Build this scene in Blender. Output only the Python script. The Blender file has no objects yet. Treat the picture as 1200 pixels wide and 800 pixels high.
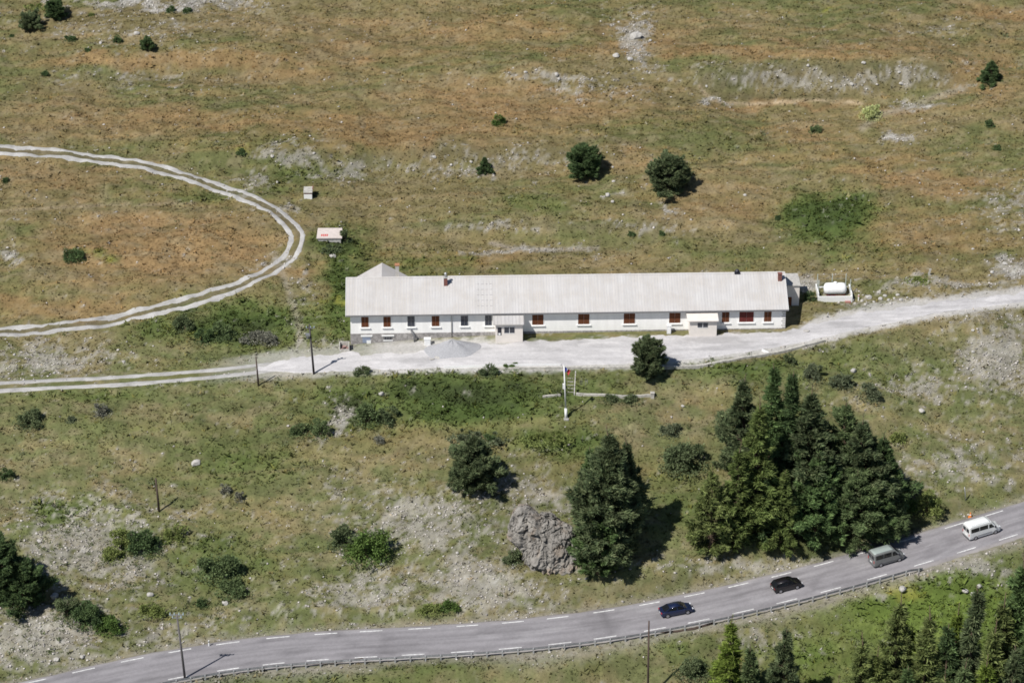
import bpy, math, random
import numpy as np
from mathutils import Vector, Matrix
random.seed(7); RNG = np.random.default_rng(11)
sc = bpy.context.scene
COL = sc.collection

# ------------------------------------------------------------------ camera
PITCH = math.radians(28.0); CD = 420.0; FPX = 3360.0
CP, SP = math.cos(PITCH), math.sin(PITCH)
CAM = np.array([0.0, -CD*CP, CD*SP])
cd = bpy.data.cameras.new("camera"); cam = bpy.data.objects.new("camera", cd); COL.objects.link(cam)
cam.location = CAM; cam.rotation_euler = (math.pi/2-PITCH, 0, 0)
cd.sensor_width = 36; cd.lens = FPX*36/1200; cd.clip_start = 1; cd.clip_end = 9000
sc.camera = cam

def unproject(px, py, z):
    a = (px-600)/FPX; b = (400-py)/FPX
    dx, dy, dz = a, CP+b*SP, -SP+b*CP
    t = (z-CAM[2])/dz
    return t*dx, CAM[1]+t*dy, z
def project(x, y, z):
    rx, ry, rz = x, y-CAM[1], z-CAM[2]
    f = ry*CP-rz*SP; u = ry*SP+rz*CP
    return 600+FPX*rx/f, 400-FPX*u/f

# ------------------------------------------------------------------ noise
_T = RNG.random((256, 256))
def vnoise(x, y, s=0):
    x = np.asarray(x, float)+s*17.31; y = np.asarray(y, float)+s*9.77
    xi = np.floor(x).astype(int); yi = np.floor(y).astype(int)
    fx = x-xi; fy = y-yi; fx = fx*fx*(3-2*fx); fy = fy*fy*(3-2*fy)
    a = _T[xi & 255, yi & 255]; b = _T[(xi+1) & 255, yi & 255]
    c = _T[xi & 255, (yi+1) & 255]; d = _T[(xi+1) & 255, (yi+1) & 255]
    return (a*(1-fx)+b*fx)*(1-fy)+(c*(1-fx)+d*fx)*fy
def fbm(x, y, s=0, o=4):
    r = 0; a = .5; t = 0
    for i in range(o):
        r = r+a*vnoise(x*2**i, y*2**i, s+i*3); t += a; a *= .55
    return r/t
def sstep(a, b, v):
    t = np.clip((v-a)/(b-a), 0, 1); return t*t*(3-2*t)

# ------------------------------------------------------------------ relief of the place
def C(pts):
    p = np.array(pts, float); return lambda x, k: np.interp(x, p[:, 0], p[:, k])
UP = [(-200,835,0),(0,806,0),(40,797,0),(98,783,0),(155,771,0),(210,760,0),(267,752,0),(325,747,0),(381,744,0),(435,741,0),(491,739.5,0),(547,737.5,0),
      (601,734,0),(654,729.5,0),(707,722,0),(762,712,0),(813,701,0),(866,689,0),(916,677,0),(966,663,0),(1015,650,0),(1066,634,0),(1115,619,0),(1165,604,0),(1220,587,0),(1400,530,0)]
LO = [(-200,880,0),(0,845,0),(60,828,0),(140,808,0),(210,793,0),(267,782,0),(320,773,0),(373,770,0),(428,767.5,0),(484,764,0),(541,760,0),(598,756,0),(655,750.5,0),(709,743,0),
      (767,734,0),(815,725,0),(866,715,0),(930,700,0),(1000,682,0),(1083,657,0),(1130,643,0),(1181,627,0),(1230,612,0),(1400,556,0)]
up_c, lo_c = C(UP), C(LO)
zr_c = C([(-300,-19.6,0),(0,-19,0),(400,-18,0),(700,-16.9,0),(1000,-15,0),(1200,-13.4,0),(1400,-11.6,0)])
F0 = C([(-300,-400,36),(1500,-400,36)])
F1 = C([(-300,0,16.4),(300,0,16.4),(900,0,16),(1500,0,17)])
F2 = C([(-300,440,-3.1),(0,432,-2.7),(200,420,-2.2),(330,408,-1.5),(400,392,-1.1),(440,330,.6),(500,318,1.4),(920,316,1.6),(960,322,1.6),(1050,330,1.9),(1200,322,3.2),(1500,300,6)])
F3 = C([(-300,455,-3.6),(0,444,-3.0),(200,436,-2.6),(330,416,-2.1),(411,409,-1.6),(500,403,-.75),(600,399,-.2),(700,394,0),(920,386,.15),(1000,366,.6),(1100,352,1.4),(1200,341,2.2),(1500,318,5)])
F4 = C([(-300,470,-3.8),(0,460,-3.3),(200,449,-2.8),(330,441,-2.3),(400,437,-1.9),(500,433,-1.1),(600,433,-.45),(700,430,-.15),(800,425,0),(900,411,.15),(960,399,.35),(1000,389,.7),(1100,369,1.4),(1200,356,2.15),(1500,333,5)])
def zmap(px, py):
    px = np.clip(px, -300, 1500)
    zr = zr_c(px, 1)
    ru = up_c(px, 1)-5; rl = lo_c(px, 1)+10
    f4y, f4z = F4(px, 1), F4(px, 2)
    # mid slope: a little steeper just below the yard and above the road
    mid = (f4y+ru)*.5; midz = f4z+(zr-f4z)*.53
    ys = [F0(px, 1), F1(px, 1), F2(px, 1), F3(px, 1), f4y, mid, ru, rl, rl+160, rl+700]
    zs = [F0(px, 2), F1(px, 2), F2(px, 2), F3(px, 2), f4z, midz, zr, zr, zr-10.0, zr-46.0]
    z = np.where(py < ys[0], zs[0]+(ys[0]-py)*.05, 0.0)
    for i in range(len(ys)-1):
        t = (py-ys[i])/np.maximum(ys[i+1]-ys[i], 1e-3)
        m = (py >= ys[i]) & (py < ys[i+1])
        z = np.where(m, zs[i]+(zs[i+1]-zs[i])*t, z)
    z = np.where(py >= ys[-1], zs[-1]-(py-ys[-1])*.06, z)
    # benches and scarps on the upper hillside
    def scarp(cx, rx, cy, w, amp):
        g = np.exp(-((px-cx)/rx)**4)
        return amp*g*(.5-.5*np.tanh((py-cy)/w))-amp*g*.5*np.exp(-((py-cy)/60)**2)*0
    up = np.clip((400-py)/80, 0, 1)
    for a in [(480,260,188,7,1.0),(650,170,270,6,.7),(960,170,92,13,1.7),(230,150,78,12,1.0),(930,90,118,4,.5),(600,120,95,6,.6),(120,140,355,10,.5)]:
        cx, rx, cy, w, amp = a
        g = np.exp(-((px-cx)/rx)**4)
        z = z+up*2.1*amp*g*(.5*np.tanh((cy-py)/w))*np.exp(-((py-cy)/55)**2)
    return z
def frange(a, b, s): return list(np.arange(a, b, s))
def spread(v0, v1, first, ratio):
    out = []; v = v0; s = first; sg = 1 if v1 > v0 else -1
    while (v1-v)*sg > 0:
        v += s*sg; s *= ratio; out.append(v)
    return out
GX = np.array(spread(-122, -1800, .6, 1.25)[::-1]+frange(-122, 122.1, .38)+spread(122, 1800, .6, 1.25))
GY = np.array(spread(-84, -370, .8, 1.25)[::-1]+frange(-84, 122.1, .44)+spread(122, 3000, .8, 1.22))
def solve(X, Y):
    xc = np.clip(X, -126, 126); yc = np.clip(Y, -92, 130)
    z = np.zeros_like(xc)
    for i in range(40):
        px, py = project(xc, yc, z)
        z = .45*z+.55*zmap(px, py)
    return z
XX, YY = np.meshgrid(GX, GY)
ZZ = solve(XX, YY)
def blur(a, n):
    for _ in range(n):
        b = a.copy(); b[1:-1] = (a[:-2]+2*a[1:-1]+a[2:])/4; a = b
        b = a.copy(); b[:, 1:-1] = (a[:, :-2]+2*a[:, 1:-1]+a[:, 2:])/4; a = b
    return a
ZZ = blur(ZZ, 14)
ZZ = ZZ+np.where(YY > 130, (YY-130)*.24, 0)+np.where(YY < -92, (YY+92)*.42, 0)
# the flat yard and the building's plateau stay smooth, the slopes get lumps
PXg, PYg = project(XX, YY, ZZ)
def inyard(px, py): 
    return sstep(-10, 0, py-F3(px, 1)+6)*sstep(-10, 0, F4(px, 1)+2-py)
flat = np.maximum(inyard(PXg, PYg), sstep(6, 0, np.abs(YY-8))*0)
plate = sstep(50, 20, np.abs(PXg-665)-255)*sstep(24, 6, np.abs(PYg-350)-42)
flat = np.clip(np.maximum(flat, plate), 0, 1)
lump = (fbm(XX/9, YY/6, 1, 4)-.5)*2.1+(fbm(XX/2.2, YY/1.8, 5, 3)-.5)*.55
lump = lump+(fbm(XX/.9, YY/.9, 8, 2)-.5)*.16
ZZ = ZZ+lump*(1-flat)

# ------------------------------------------------------------------ the main road centreline
def lane(cv, x): return cv(x, 1)
rc = []
for px in np.arange(-200, 1401, 12.0):
    z = float(zr_c(px, 1))
    a = np.array(unproject(px, float(up_c(px, 1)), z))
    # nearest lower point across the road
    best = None
    for q in np.arange(px-40, px+60, 2.0):
        b = np.array(unproject(q, float(lo_c(q, 1)), float(zr_c(q, 1))))
        d = np.linalg.norm((a-b)[:2])
        if best is None or d < best[0]: best = (d, b)
    rc.append((a+best[1])/2)
rc = np.array(rc)
def resample(p, step):
    p = np.array(p, float); d = np.r_[0, np.cumsum(np.linalg.norm(np.diff(p, axis=0), axis=1))]
    n = max(2, int(d[-1]/step)+1); s = np.linspace(0, d[-1], n)
    return np.stack([np.interp(s, d, p[:, k]) for k in range(p.shape[1])], 1)
def smooth(p, n):
    p = p.copy()
    for _ in range(n):
        q = p.copy(); q[1:-1] = (p[:-2]+2*p[1:-1]+p[2:])/4; p = q
    return p
road = resample(smooth(resample(rc, 2.0), 25), 1.0)
RW_U, RW_L = 3.75, 3.95        # asphalt half widths above and below the centreline
LW = 3.05                      # edge line offset
def tang(p):
    t = np.gradient(p, axis=0); t[:, 2] = 0
    return t/np.linalg.norm(t, axis=1)[:, None]
rt = tang(road); rn = np.stack([-rt[:, 1], rt[:, 0], 0*rt[:, 0]], 1)   # points uphill
def nearest_road(X, Y, step=2):
    D = np.full(X.shape, 1e9); S = np.zeros(X.shape); Zr = np.zeros(X.shape)
    for i in range(0, len(road), step):
        dx = X-road[i, 0]; dy = Y-road[i, 1]; d = np.hypot(dx, dy)
        m = d < D; D = np.where(m, d, D)
        S = np.where(m, dx*rn[i, 0]+dy*rn[i, 1], S); Zr = np.where(m, road[i, 2], Zr)
    return D, S, Zr
near = (np.abs(XX) < 130) & (YY < 0) & (YY > -110)
D, S, Zr = nearest_road(XX[near], YY[near])
off = np.where(S > 0, S-RW_U, -S-RW_L)
k = np.where(S > 0, sstep(3.0, .5, off), sstep(5.0, 1.8, off))
zz = ZZ[near]; zz = zz*(1-k)+(Zr-.10)*k
ZZ[near] = zz
def ground(x, y):
    x = np.asarray(x, float); y = np.asarray(y, float)
    i = np.clip(np.searchsorted(GX, x)-1, 0, len(GX)-2); j = np.clip(np.searchsorted(GY, y)-1, 0, len(GY)-2)
    u = np.clip((x-GX[i])/(GX[i+1]-GX[i]), 0, 1); v = np.clip((y-GY[j])/(GY[j+1]-GY[j]), 0, 1)
    return (ZZ[j, i]*(1-u)+ZZ[j, i+1]*u)*(1-v)+(ZZ[j+1, i]*(1-u)+ZZ[j+1, i+1]*u)*v
def at(px, py):
    """the point of the ground seen at this place of the photograph"""
    z = float(zmap(np.array(float(px)), np.array(float(py))))
    for _ in range(30):
        x, y, _z = unproject(px, py, z)
        z = .5*z+.5*float(ground(x, y))
    x, y, _z = unproject(px, py, z)
    return Vector((x, y, float(ground(x, y))))
def mpp(p): return (CD+p[1]*CP-p[2]*SP)/FPX      # metres per pixel at a point

# ------------------------------------------------------------------ ground colours
def B(px, py, L):
    r = np.zeros_like(px)
    for (cx, cy, rx, ry, s) in L:
        d = ((px-cx)/rx)**2+((py-cy)/ry)**2
        r = np.maximum(r, s*np.exp(-d*.9))
    return r
GREEN = [(970,255,62,42,1.1),(990,300,120,22,.45),(345,210,55,55,.55),(395,285,45,32,.8),(400,345,30,60,1.0),(480,302,90,18,.55),(290,375,110,42,.95),
 (190,390,60,22,.7),(545,468,130,42,1.15),(430,475,70,38,.8),(90,462,130,12,.65),(65,598,50,18,.75),(110,505,110,30,.45),(300,545,100,36,.6),(250,650,60,45,.75),
 (660,520,70,22,.8),(720,455,90,20,.55),(870,434,110,18,.8),(800,600,60,70,.55),(1000,425,130,36,.45),(1090,705,105,42,1.15),(1190,735,70,60,1.1),(960,775,90,50,.7),
 (330,792,190,18,.8),(620,775,200,20,.5),(790,765,60,25,.6),(1130,40,60,30,.3),(880,290,160,25,.4),(60,490,80,20,.4),(620,240,150,18,.45),(860,170,90,30,.4),(250,230,70,20,.4),
 (120,300,25,8,.6),(800,440,60,22,.5),(380,560,40,60,.4),(900,500,60,60,.4),(560,20,120,20,.25),(1040,240,40,20,.4),(200,165,90,12,.4),(690,150,200,18,.35)]
RUST = [(230,68,170,10,1.0),(440,150,140,22,.95),(170,140,160,22,.6),(190,290,140,42,.9),(90,360,110,16,.9),(600,125,160,35,.7),(880,58,260,9,.8),(920,122,90,5,.9),
 (1090,215,90,14,.7),(480,515,140,22,.75),(540,300,110,12,.7),(720,190,60,20,.4),(120,560,90,16,.35),(1080,275,90,30,.55),(860,235,110,22,.5),(700,550,120,26,.45),
 (560,35,260,22,.5),(1170,20,50,10,.9),(820,480,60,16,.4),(60,210,80,22,.5),(350,320,40,12,.5),(1060,130,80,10,.5),(420,60,120,20,.5),(1150,90,60,30,.5),(940,160,60,14,.5),(330,85,120,16,.6),(1000,190,110,16,.4),(280,600,60,30,.3)]
SCREE = [(180,2,105,7,1.1),(745,50,20,36,.95),(650,92,75,7,.7),(480,200,150,13,.55),(600,185,110,10,.55),(965,92,150,13,.66),(840,117,18,4,1),(1052,160,22,8,1.3),(1078,122,28,7,1),(345,182,42,10,.85),
 (295,218,26,14,.55),(62,424,62,18,.85),(612,291,75,4,.95),(570,267,60,4,.6),(790,244,15,5,1.1),(718,232,18,6,.6),(1185,313,26,9,1.1),(1110,330,90,6,.75),(8,300,20,8,1.0),(395,575,28,26,.5),
 (500,615,90,45,.72),(590,570,60,30,.5),(560,690,70,34,.85),(440,695,90,30,.65),(100,640,85,48,.8),(40,745,85,48,.85),(200,745,80,30,.5),(1165,420,48,48,.85),(1080,450,50,26,.55),
 (1120,540,70,30,.55),(640,585,50,16,.6),(880,668,140,16,.5),(398,497,14,20,.95),(345,388,14,34,.5),(150,35,110,22,.35),(930,400,50,5,.5),(460,398,60,6,.9),(385,402,40,7,.5),
 (1180,245,50,40,.4),(760,270,60,10,.4),(1130,665,70,12,.9),(150,90,80,12,.4),(325,250,16,8,.6),(330,305,25,10,.6),(1090,35,30,8,.4),(940,330,14,10,1),(1030,700,9,5,.8),(1000,348,60,6,.5),
 (360,330,10,25,.5),(690,660,80,25,.35),(310,720,90,14,.35),(700,100,60,20,.4),(880,750,60,20,.45)]
YEL = [(400,355,32,9,.8),(1062,690,34,18,1),(1110,690,50,14,.45),(1020,740,70,12,.4),(285,176,22,8,.7),(1000,610,8,5,0),(740,463,30,6,.4),(110,298,30,8,.6),(300,10,50,10,.3),(640,320,60,8,.3),(1020,45,30,8,.3),(600,460,30,40,.0),(970,14,12,5,.9),(1020,130,22,12,.7),(445,470,60,30,.25)]
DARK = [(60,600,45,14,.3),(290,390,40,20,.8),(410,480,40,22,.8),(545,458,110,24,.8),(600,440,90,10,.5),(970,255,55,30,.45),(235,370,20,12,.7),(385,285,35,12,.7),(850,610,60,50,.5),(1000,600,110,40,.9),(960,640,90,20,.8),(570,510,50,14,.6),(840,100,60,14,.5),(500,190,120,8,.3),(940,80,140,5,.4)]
LINES = [([(819,100),(824,108),(834,117),(850,121),(880,122),(915,120),(950,117),(985,119),(1010,122)],1.7,(.37,.295,.20),.9),([(830,98),(900,88),(1000,86),(1110,92)],13,(.095,.085,.05),.65),([(835,113),(900,114),(1000,114)],3,(.075,.07,.035),.6),
 ([(322,300),(330,318),(338,340),(345,365),(350,385),(352,405)],4,(.27,.24,.19),.6),([(0,247),(60,244),(130,240),(230,239)],1.5,(.27,.22,.15),.6),
 ([(575,285),(600,291),(640,293),(700,291)],2.5,(.33,.29,.25),.7),([(300,180),(340,176),(380,182)],5,(.12,.10,.06),.5),([(820,84),(900,76),(1000,78),(1100,80)],6,(.10,.095,.05),.55),
 ([(300,75),(200,70),(110,72)],5,(.26,.18,.09),.5),([(100,88),(200,94),(330,96),(420,88)],5,(.11,.10,.055),.5),([(1010,150),(1030,135),(1060,128),(1100,112),(1130,104)],4,(.28,.25,.2),.6),
 ([(540,268),(620,262),(700,266),(800,262)],5,(.12,.11,.06),.5),([(420,186),(520,178),(620,176),(690,182)],6,(.12,.105,.06),.5),([(840,720),(900,715),(960,705),(1040,690),(1080,672)],5,(.26,.23,.13),.6),
 ([(350,530),(480,520),(560,500),(640,492)],6,(.20,.17,.08),.4),([(200,560),(330,552),(380,545)],2,(.24,.19,.11),.4),([(-20,175),(0,176),(40,178),(90,182),(140,189),(190,199),(230,210),(270,224),(300,236),(325,249),(342,262),(352,275),(352,288),(342,301),(322,315),(292,330),(250,345),(200,359),(150,371),(100,380),(50,386),(0,389)],3.5,(.12,.105,.07),.8),
 ([(880,725),(960,735),(1000,760),(930,800)],6,(.13,.12,.05),.3)]
def cmix(a, b, t): return a*(1-t[..., None])+np.array(b)*t[..., None]
def ground_colour(X, Y, Z):
    px, py = project(np.clip(X, -130, 130), np.clip(Y, -100, 140), Z)
    wx = (fbm(X/6, Y/5, 21, 4)-.5)*70; wy = (fbm(X/6, Y/5, 31, 4)-.5)*34
    qx, qy = px+wx, py+wy
    n1 = fbm(X/16, Y/9, 41, 4); n2 = fbm(X/3.6, Y/1.7, 51, 4); n3 = fbm(X/.9, Y/.6, 61, 3); n5 = fbm(X/30, Y/20, 71, 3)
    g = B(qx, qy, GREEN); r = B(qx, qy, RUST); s = B(qx, qy, SCREE); ye = B(qx, qy, YEL); dk = B(qx, qy, DARK)
    upz = sstep(440, 330, py)
    n4_ = fbm(X/1.1, Y/.8, 66, 2)
    n6 = fbm(X/9+Y*.05, Y/1.1-X*.02, 77, 3)
    c = np.zeros(X.shape+(3,))+np.array((.118,.126,.054)); c = cmix(c, (.152,.130,.060), upz)
    c = cmix(c, (.205,.168,.090), sstep(.38, .66, n2)*.65)
    c = cmix(c, (.100,.116,.044), sstep(.42, .60, n1)*.75)
    rr_ = np.clip((r*1.25+(n2-.5)*.8+(n1-.5)*.5+(n6-.5)*.8)*1.25-.02, 0, 1)
    c = cmix(c, (.228,.148,.072), rr_*(.36+.44*upz))
    c = cmix(c, (.215,.180,.110), sstep(.52, .72, fbm(X/2.2, Y/1.1, 81, 3))*.45)
    gm = sstep(.15, .85, g+(n2-.5)*.6+(n1-.5)*.35+(n4_-.5)*.35)
    fresh = B(px, py, [(1090,715,130,55,1.1),(980,770,90,40,.6)])
    c = cmix(c, (.082,.112,.032), gm*.88)
    c = cmix(c, (.048,.074,.021), sstep(.55, 1.05, g+(n2-.5)*.5)*.85)
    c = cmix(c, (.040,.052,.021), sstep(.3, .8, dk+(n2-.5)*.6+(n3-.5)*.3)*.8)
    c = cmix(c, (.115,.160,.036), np.clip(fresh*(.55+.6*n2), 0, .85))
    c = cmix(c, (.20,.20,.045), sstep(.4, .9, ye+(n3-.5)*.9)*.75)
    for pts, w, col, st in LINES:
        best = np.full(X.shape, 1e9); lx_, ly_ = px+(n2-.5)*6, py+(n2-.5)*3
        for (x0, y0), (x1, y1) in zip(pts[:-1], pts[1:]):
            t = np.clip(((lx_-x0)*(x1-x0)+(ly_-y0)*(y1-y0))/((x1-x0)**2+(y1-y0)**2), 0, 1)
            best = np.minimum(best, np.hypot(lx_-x0-t*(x1-x0), ly_-y0-t*(y1-y0)))
        c = cmix(c, col, st*np.exp(-(best/w)**2)*(.6+.6*n3))
    n4 = fbm(X/.55, Y/.45, 63, 3)
    s = np.maximum(s, .85*B(qx, qy, [(a_[0], a_[1], a_[2]*1.5, a_[3]*1.5, a_[4]*.75) for a_ in SCREE if a_[1] > 400]))
    sm = sstep(.31, .76, s*1.08+(n2-.5)*.5+(n3-.5)*.8+(n4-.5)*1.15)
    c = cmix(c, (.262,.247,.215), sm*.80)
    c = cmix(c, (.34,.33,.305), sstep(.84, 1.15, s+(n3-.5)*.6+(n4-.5)*.7)*.85)
    # small dark and light flecks
    sp = vnoise(X/.42, Y/.42, 91); c = c*(.80+.42*sp)[..., None]
    c = c*(.86+.30*n3)[..., None]*(.9+.2*n5)[..., None]
    # bare verge along the road
    vb = np.zeros(X.shape); m = (Y < 0) & (np.abs(X) < 130)
    if m.any():
        D_, S_, _z = nearest_road(X[m], Y[m], 4)
        o = np.where(S_ > 0, S_-RW_U, -S_-RW_L)
        vb[m] = np.where(S_ > 0, sstep(1.7, .1, o+(n3[m]-.5)*2.2)*.85, sstep(3.0, .7, o+(n3[m]-.5)*2.0+(n1[m]-.5)*3)*.9)
    c = cmix(c, (.26,.24,.20), vb*(.55+.45*sstep(.35, .6, n3)))
    # gravel spilled round the yard
    yd = sstep(9, 1, F3(px, 1)-py+(n3-.5)*12+sstep(560, 640, px)*sstep(960, 930, px)*9)*sstep(6, 0, py-F4(px, 1)+(n3-.5)*7)*np.clip((px-230)/80, 0, 1)*(.55+.45*np.clip((px-425)/25, 0, 1))
    c = cmix(c, (.46,.445,.43), yd*.85)
    c = c*(.86+.42*n6)[..., None]
    return np.clip(c, .01, .8), sm, gm, px, py, vb, yd

# ------------------------------------------------------------------ node helpers
def newmat(name):
    m = bpy.data.materials.new(name); m.use_nodes = True
    nt = m.node_tree; b = nt.nodes["Principled BSDF"]; return m, nt, b
def tex_noise(nt, scale, detail=4, rough=.6, coord='Object', vec=None):
    tc = nt.nodes.new("ShaderNodeTexCoord"); n = nt.nodes.new("ShaderNodeTexNoise")
    n.inputs["Scale"].default_value = scale; n.inputs["Detail"].default_value = detail; n.inputs["Roughness"].default_value = rough
    if vec:
        mp = nt.nodes.new("ShaderNodeMapping"); mp.inputs["Scale"].default_value = vec
        nt.links.new(tc.outputs[coord], mp.inputs[0]); nt.links.new(mp.outputs[0], n.inputs["Vector"])
    else: nt.links.new(tc.outputs[coord], n.inputs["Vector"])
    return n
def maprange(nt, src, a, b, c, d):
    r = nt.nodes.new("ShaderNodeMapRange"); nt.links.new(src, r.inputs[0])
    for i, v in enumerate((a, b, c, d)): r.inputs[i+1].default_value = v
    return r.outputs[0]
def mulcol(nt, col, fac):
    m = nt.nodes.new("ShaderNodeVectorMath"); m.operation = 'SCALE'
    if isinstance(col, (tuple, list)): m.inputs[0].default_value = col[:3]
    else: nt.links.new(col, m.inputs[0])
    nt.links.new(fac, m.inputs["Scale"]); return m.outputs[0]
def bump(nt, b, src, strength, dist):
    n = nt.nodes.new("ShaderNodeBump"); n.inputs["Strength"].default_value = strength; n.inputs["Distance"].default_value = dist
    nt.links.new(src, n.inputs["Height"]); nt.links.new(n.outputs[0], b.inputs["Normal"])
def pm(name, col, rough=.8, var=.25, scale=3.0, bmp=0.0, metal=0.0, spec=.3, vec=None, detail=5):
    m, nt, b = newmat(name)
    n = tex_noise(nt, scale, detail, .62, vec=vec)
    f = maprange(nt, n.outputs["Fac"], .3, .7, 1-var, 1+var)
    nt.links.new(mulcol(nt, col, f), b.inputs["Base Color"])
    b.inputs["Roughness"].default_value = rough; b.inputs["Metallic"].default_value = metal
    b.inputs["Specular IOR Level"].default_value = spec
    if bmp: bump(nt, b, n.outputs["Fac"], .8, bmp)
    return m
def attrmat(name, rough=.9, scale=2.0, var=.25, bmp=0.0, spec=.15, trans=0.0):
    m, nt, b = newmat(name)
    a = nt.nodes.new("ShaderNodeAttribute"); a.attribute_name = "Col"
    n = tex_noise(nt, scale, 6, .7)
    f = maprange(nt, n.outputs["Fac"], .3, .7, 1-var, 1+var)
    out = mulcol(nt, a.outputs["Color"], f)
    nt.links.new(out, b.inputs["Base Color"])
    b.inputs["Roughness"].default_value = rough; b.inputs["Specular IOR Level"].default_value = spec
    if bmp: bump(nt, b, n.outputs["Fac"], 1.0, bmp)
    if trans:
        t = nt.nodes.new("ShaderNodeBsdfTranslucent"); mx = nt.nodes.new("ShaderNodeMixShader"); mx.inputs[0].default_value = trans
        nt.links.new(out, t.inputs[0]); o = nt.nodes["Material Output"]
        nt.links.new(b.outputs[0], mx.inputs[1]); nt.links.new(t.outputs[0], mx.inputs[2]); nt.links.new(mx.outputs[0], o.inputs[0])
    return m

# ------------------------------------------------------------------ mesh helpers
def link(name, me, mat, parent=None):
    o = bpy.data.objects.new(name, me); COL.objects.link(o)
    if mat and not me.materials: me.materials.append(mat)
    if parent: o.parent = parent
    return o
def npmesh(name, V, F, cols=None, smooth_=False):
    """V (n,3), F (m,k) all faces with k corners; cols (n,3) point colours"""
    V = np.asarray(V, np.float32); F = np.asarray(F, np.int32)
    me = bpy.data.meshes.new(name); n, k = F.shape
    me.vertices.add(len(V)); me.vertices.foreach_set("co", V.ravel())
    me.loops.add(n*k); me.loops.foreach_set("vertex_index", F.ravel())
    me.polygons.add(n); me.polygons.foreach_set("loop_start", np.arange(0, n*k, k, dtype=np.int32))
    me.polygons.foreach_set("loop_total", np.full(n, k, np.int32))
    if cols is not None:
        a = me.color_attributes.new("Col", 'FLOAT_COLOR', 'POINT')
        cc = np.ones((len(V), 4), np.float32); cc[:, :3] = cols; a.data.foreach_set("color", cc.ravel())
    me.update(calc_edges=True)
    if smooth_: me.polygons.foreach_set("use_smooth", np.ones(n, bool))
    return me
def tag(o, label=None, cat=None, group=None, kind=None):
    if label: o["label"] = label
    if cat: o["category"] = cat
    if group: o["group"] = group
    if kind: o["kind"] = kind
    return o
def thing(name, label, cat, loc=(0, 0, 0), rz=0, group=None):
    o = bpy.data.objects.new(name, None); COL.objects.link(o); o.empty_display_size = .5
    o.location = loc; o.rotation_euler = (0, 0, rz); return tag(o, label, cat, group)
class MB:
    def __init__(s): s.v = []; s.f = []
    def add(s, vs, fs):
        b = len(s.v); s.v += [tuple(v) for v in vs]; s.f += [tuple(i+b for i in f) for f in fs]; return s
    def box(s, c, d, rz=0, rx=0, ry=0, taper=1.0):
        M = Matrix.Translation(c) @ Matrix.Rotation(rz, 4, 'Z') @ Matrix.Rotation(ry, 4, 'Y') @ Matrix.Rotation(rx, 4, 'X')
        vs = []
        for z in (-.5, .5):
            t = taper if z > 0 else 1
            for x, y in ((-.5,-.5),(.5,-.5),(.5,.5),(-.5,.5)): vs.append(M @ Vector((x*d[0]*t, y*d[1]*t, z*d[2])))
        return s.add(vs, [(3,2,1,0),(4,5,6,7),(0,1,5,4),(1,2,6,5),(2,3,7,6),(3,0,4,7)])
    def b2(s, a, b):
        return s.box([(a[i]+b[i])/2 for i in range(3)], [abs(b[i]-a[i]) for i in range(3)])
    def tube(s, pts, rad, n=8, caps=True):
        pts = [Vector(p) for p in pts]; rad = rad if isinstance(rad, (list, tuple)) else [rad]*len(pts)
        vs = []; fs = []
        for i, p in enumerate(pts):
            t = (pts[min(i+1, len(pts)-1)]-pts[max(i-1, 0)]).normalized()
            a = t.cross(Vector((0, 0, 1)) if abs(t.z) < .9 else Vector((1, 0, 0))).normalized(); c = t.cross(a)
            for k in range(n):
                th = 2*math.pi*k/n; vs.append(p+(a*math.cos(th)+c*math.sin(th))*rad[i])
        for i in range(len(pts)-1):
            for k in range(n):
                k2 = (k+1) % n; fs.append((i*n+k, i*n+k2, (i+1)*n+k2, (i+1)*n+k))
        if caps: fs.append(tuple(range(n))[::-1]); fs.append(tuple((len(pts)-1)*n+k for k in range(n)))
        return s.add(vs, fs)
    def extr(s, poly, a, b, ax='y'):
        """polygon in the plane across an axis, extruded from a to b"""
        n = len(poly); P = {'y': lambda p, t: (p[0], t, p[1]), 'x': lambda p, t: (t, p[0], p[1]), 'z': lambda p, t: (p[0], p[1], t)}[ax]
        vs = [P(p, a) for p in poly]+[P(p, b) for p in poly]
        fs = [tuple(range(n)), tuple(range(2*n-1, n-1, -1))]+[(i, i+n, (i+1) % n+n, (i+1) % n) for i in range(n)]
        return s.add(vs, fs)
    def build(s, name, mat, parent=None, bevel=0.0, smooth_=False, auto=None):
        me = bpy.data.meshes.new(name); me.from_pydata(s.v, [], s.f); me.update()
        import bmesh
        bm = bmesh.new(); bm.from_mesh(me); bmesh.ops.recalc_face_normals(bm, faces=bm.faces)
        if bevel: bmesh.ops.bevel(bm, geom=list(bm.edges), offset=bevel, segments=2, profile=.6, affect='EDGES', clamp_overlap=True)
        bm.to_mesh(me); bm.free()
        if smooth_: me.polygons.foreach_set("use_smooth", [True]*len(me.polygons))
        return link(name, me, mat, parent)

# ------------------------------------------------------------------ ground
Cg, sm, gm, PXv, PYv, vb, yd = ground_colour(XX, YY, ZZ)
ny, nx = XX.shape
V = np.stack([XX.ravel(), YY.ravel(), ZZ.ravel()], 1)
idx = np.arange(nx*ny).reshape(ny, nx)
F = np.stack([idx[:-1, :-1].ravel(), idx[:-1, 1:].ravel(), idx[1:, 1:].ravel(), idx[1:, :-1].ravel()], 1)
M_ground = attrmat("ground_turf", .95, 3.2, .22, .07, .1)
g = link("ground", npmesh("ground", V, F, Cg.reshape(-1, 3), True), M_ground); tag(g, kind="structure")

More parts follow.
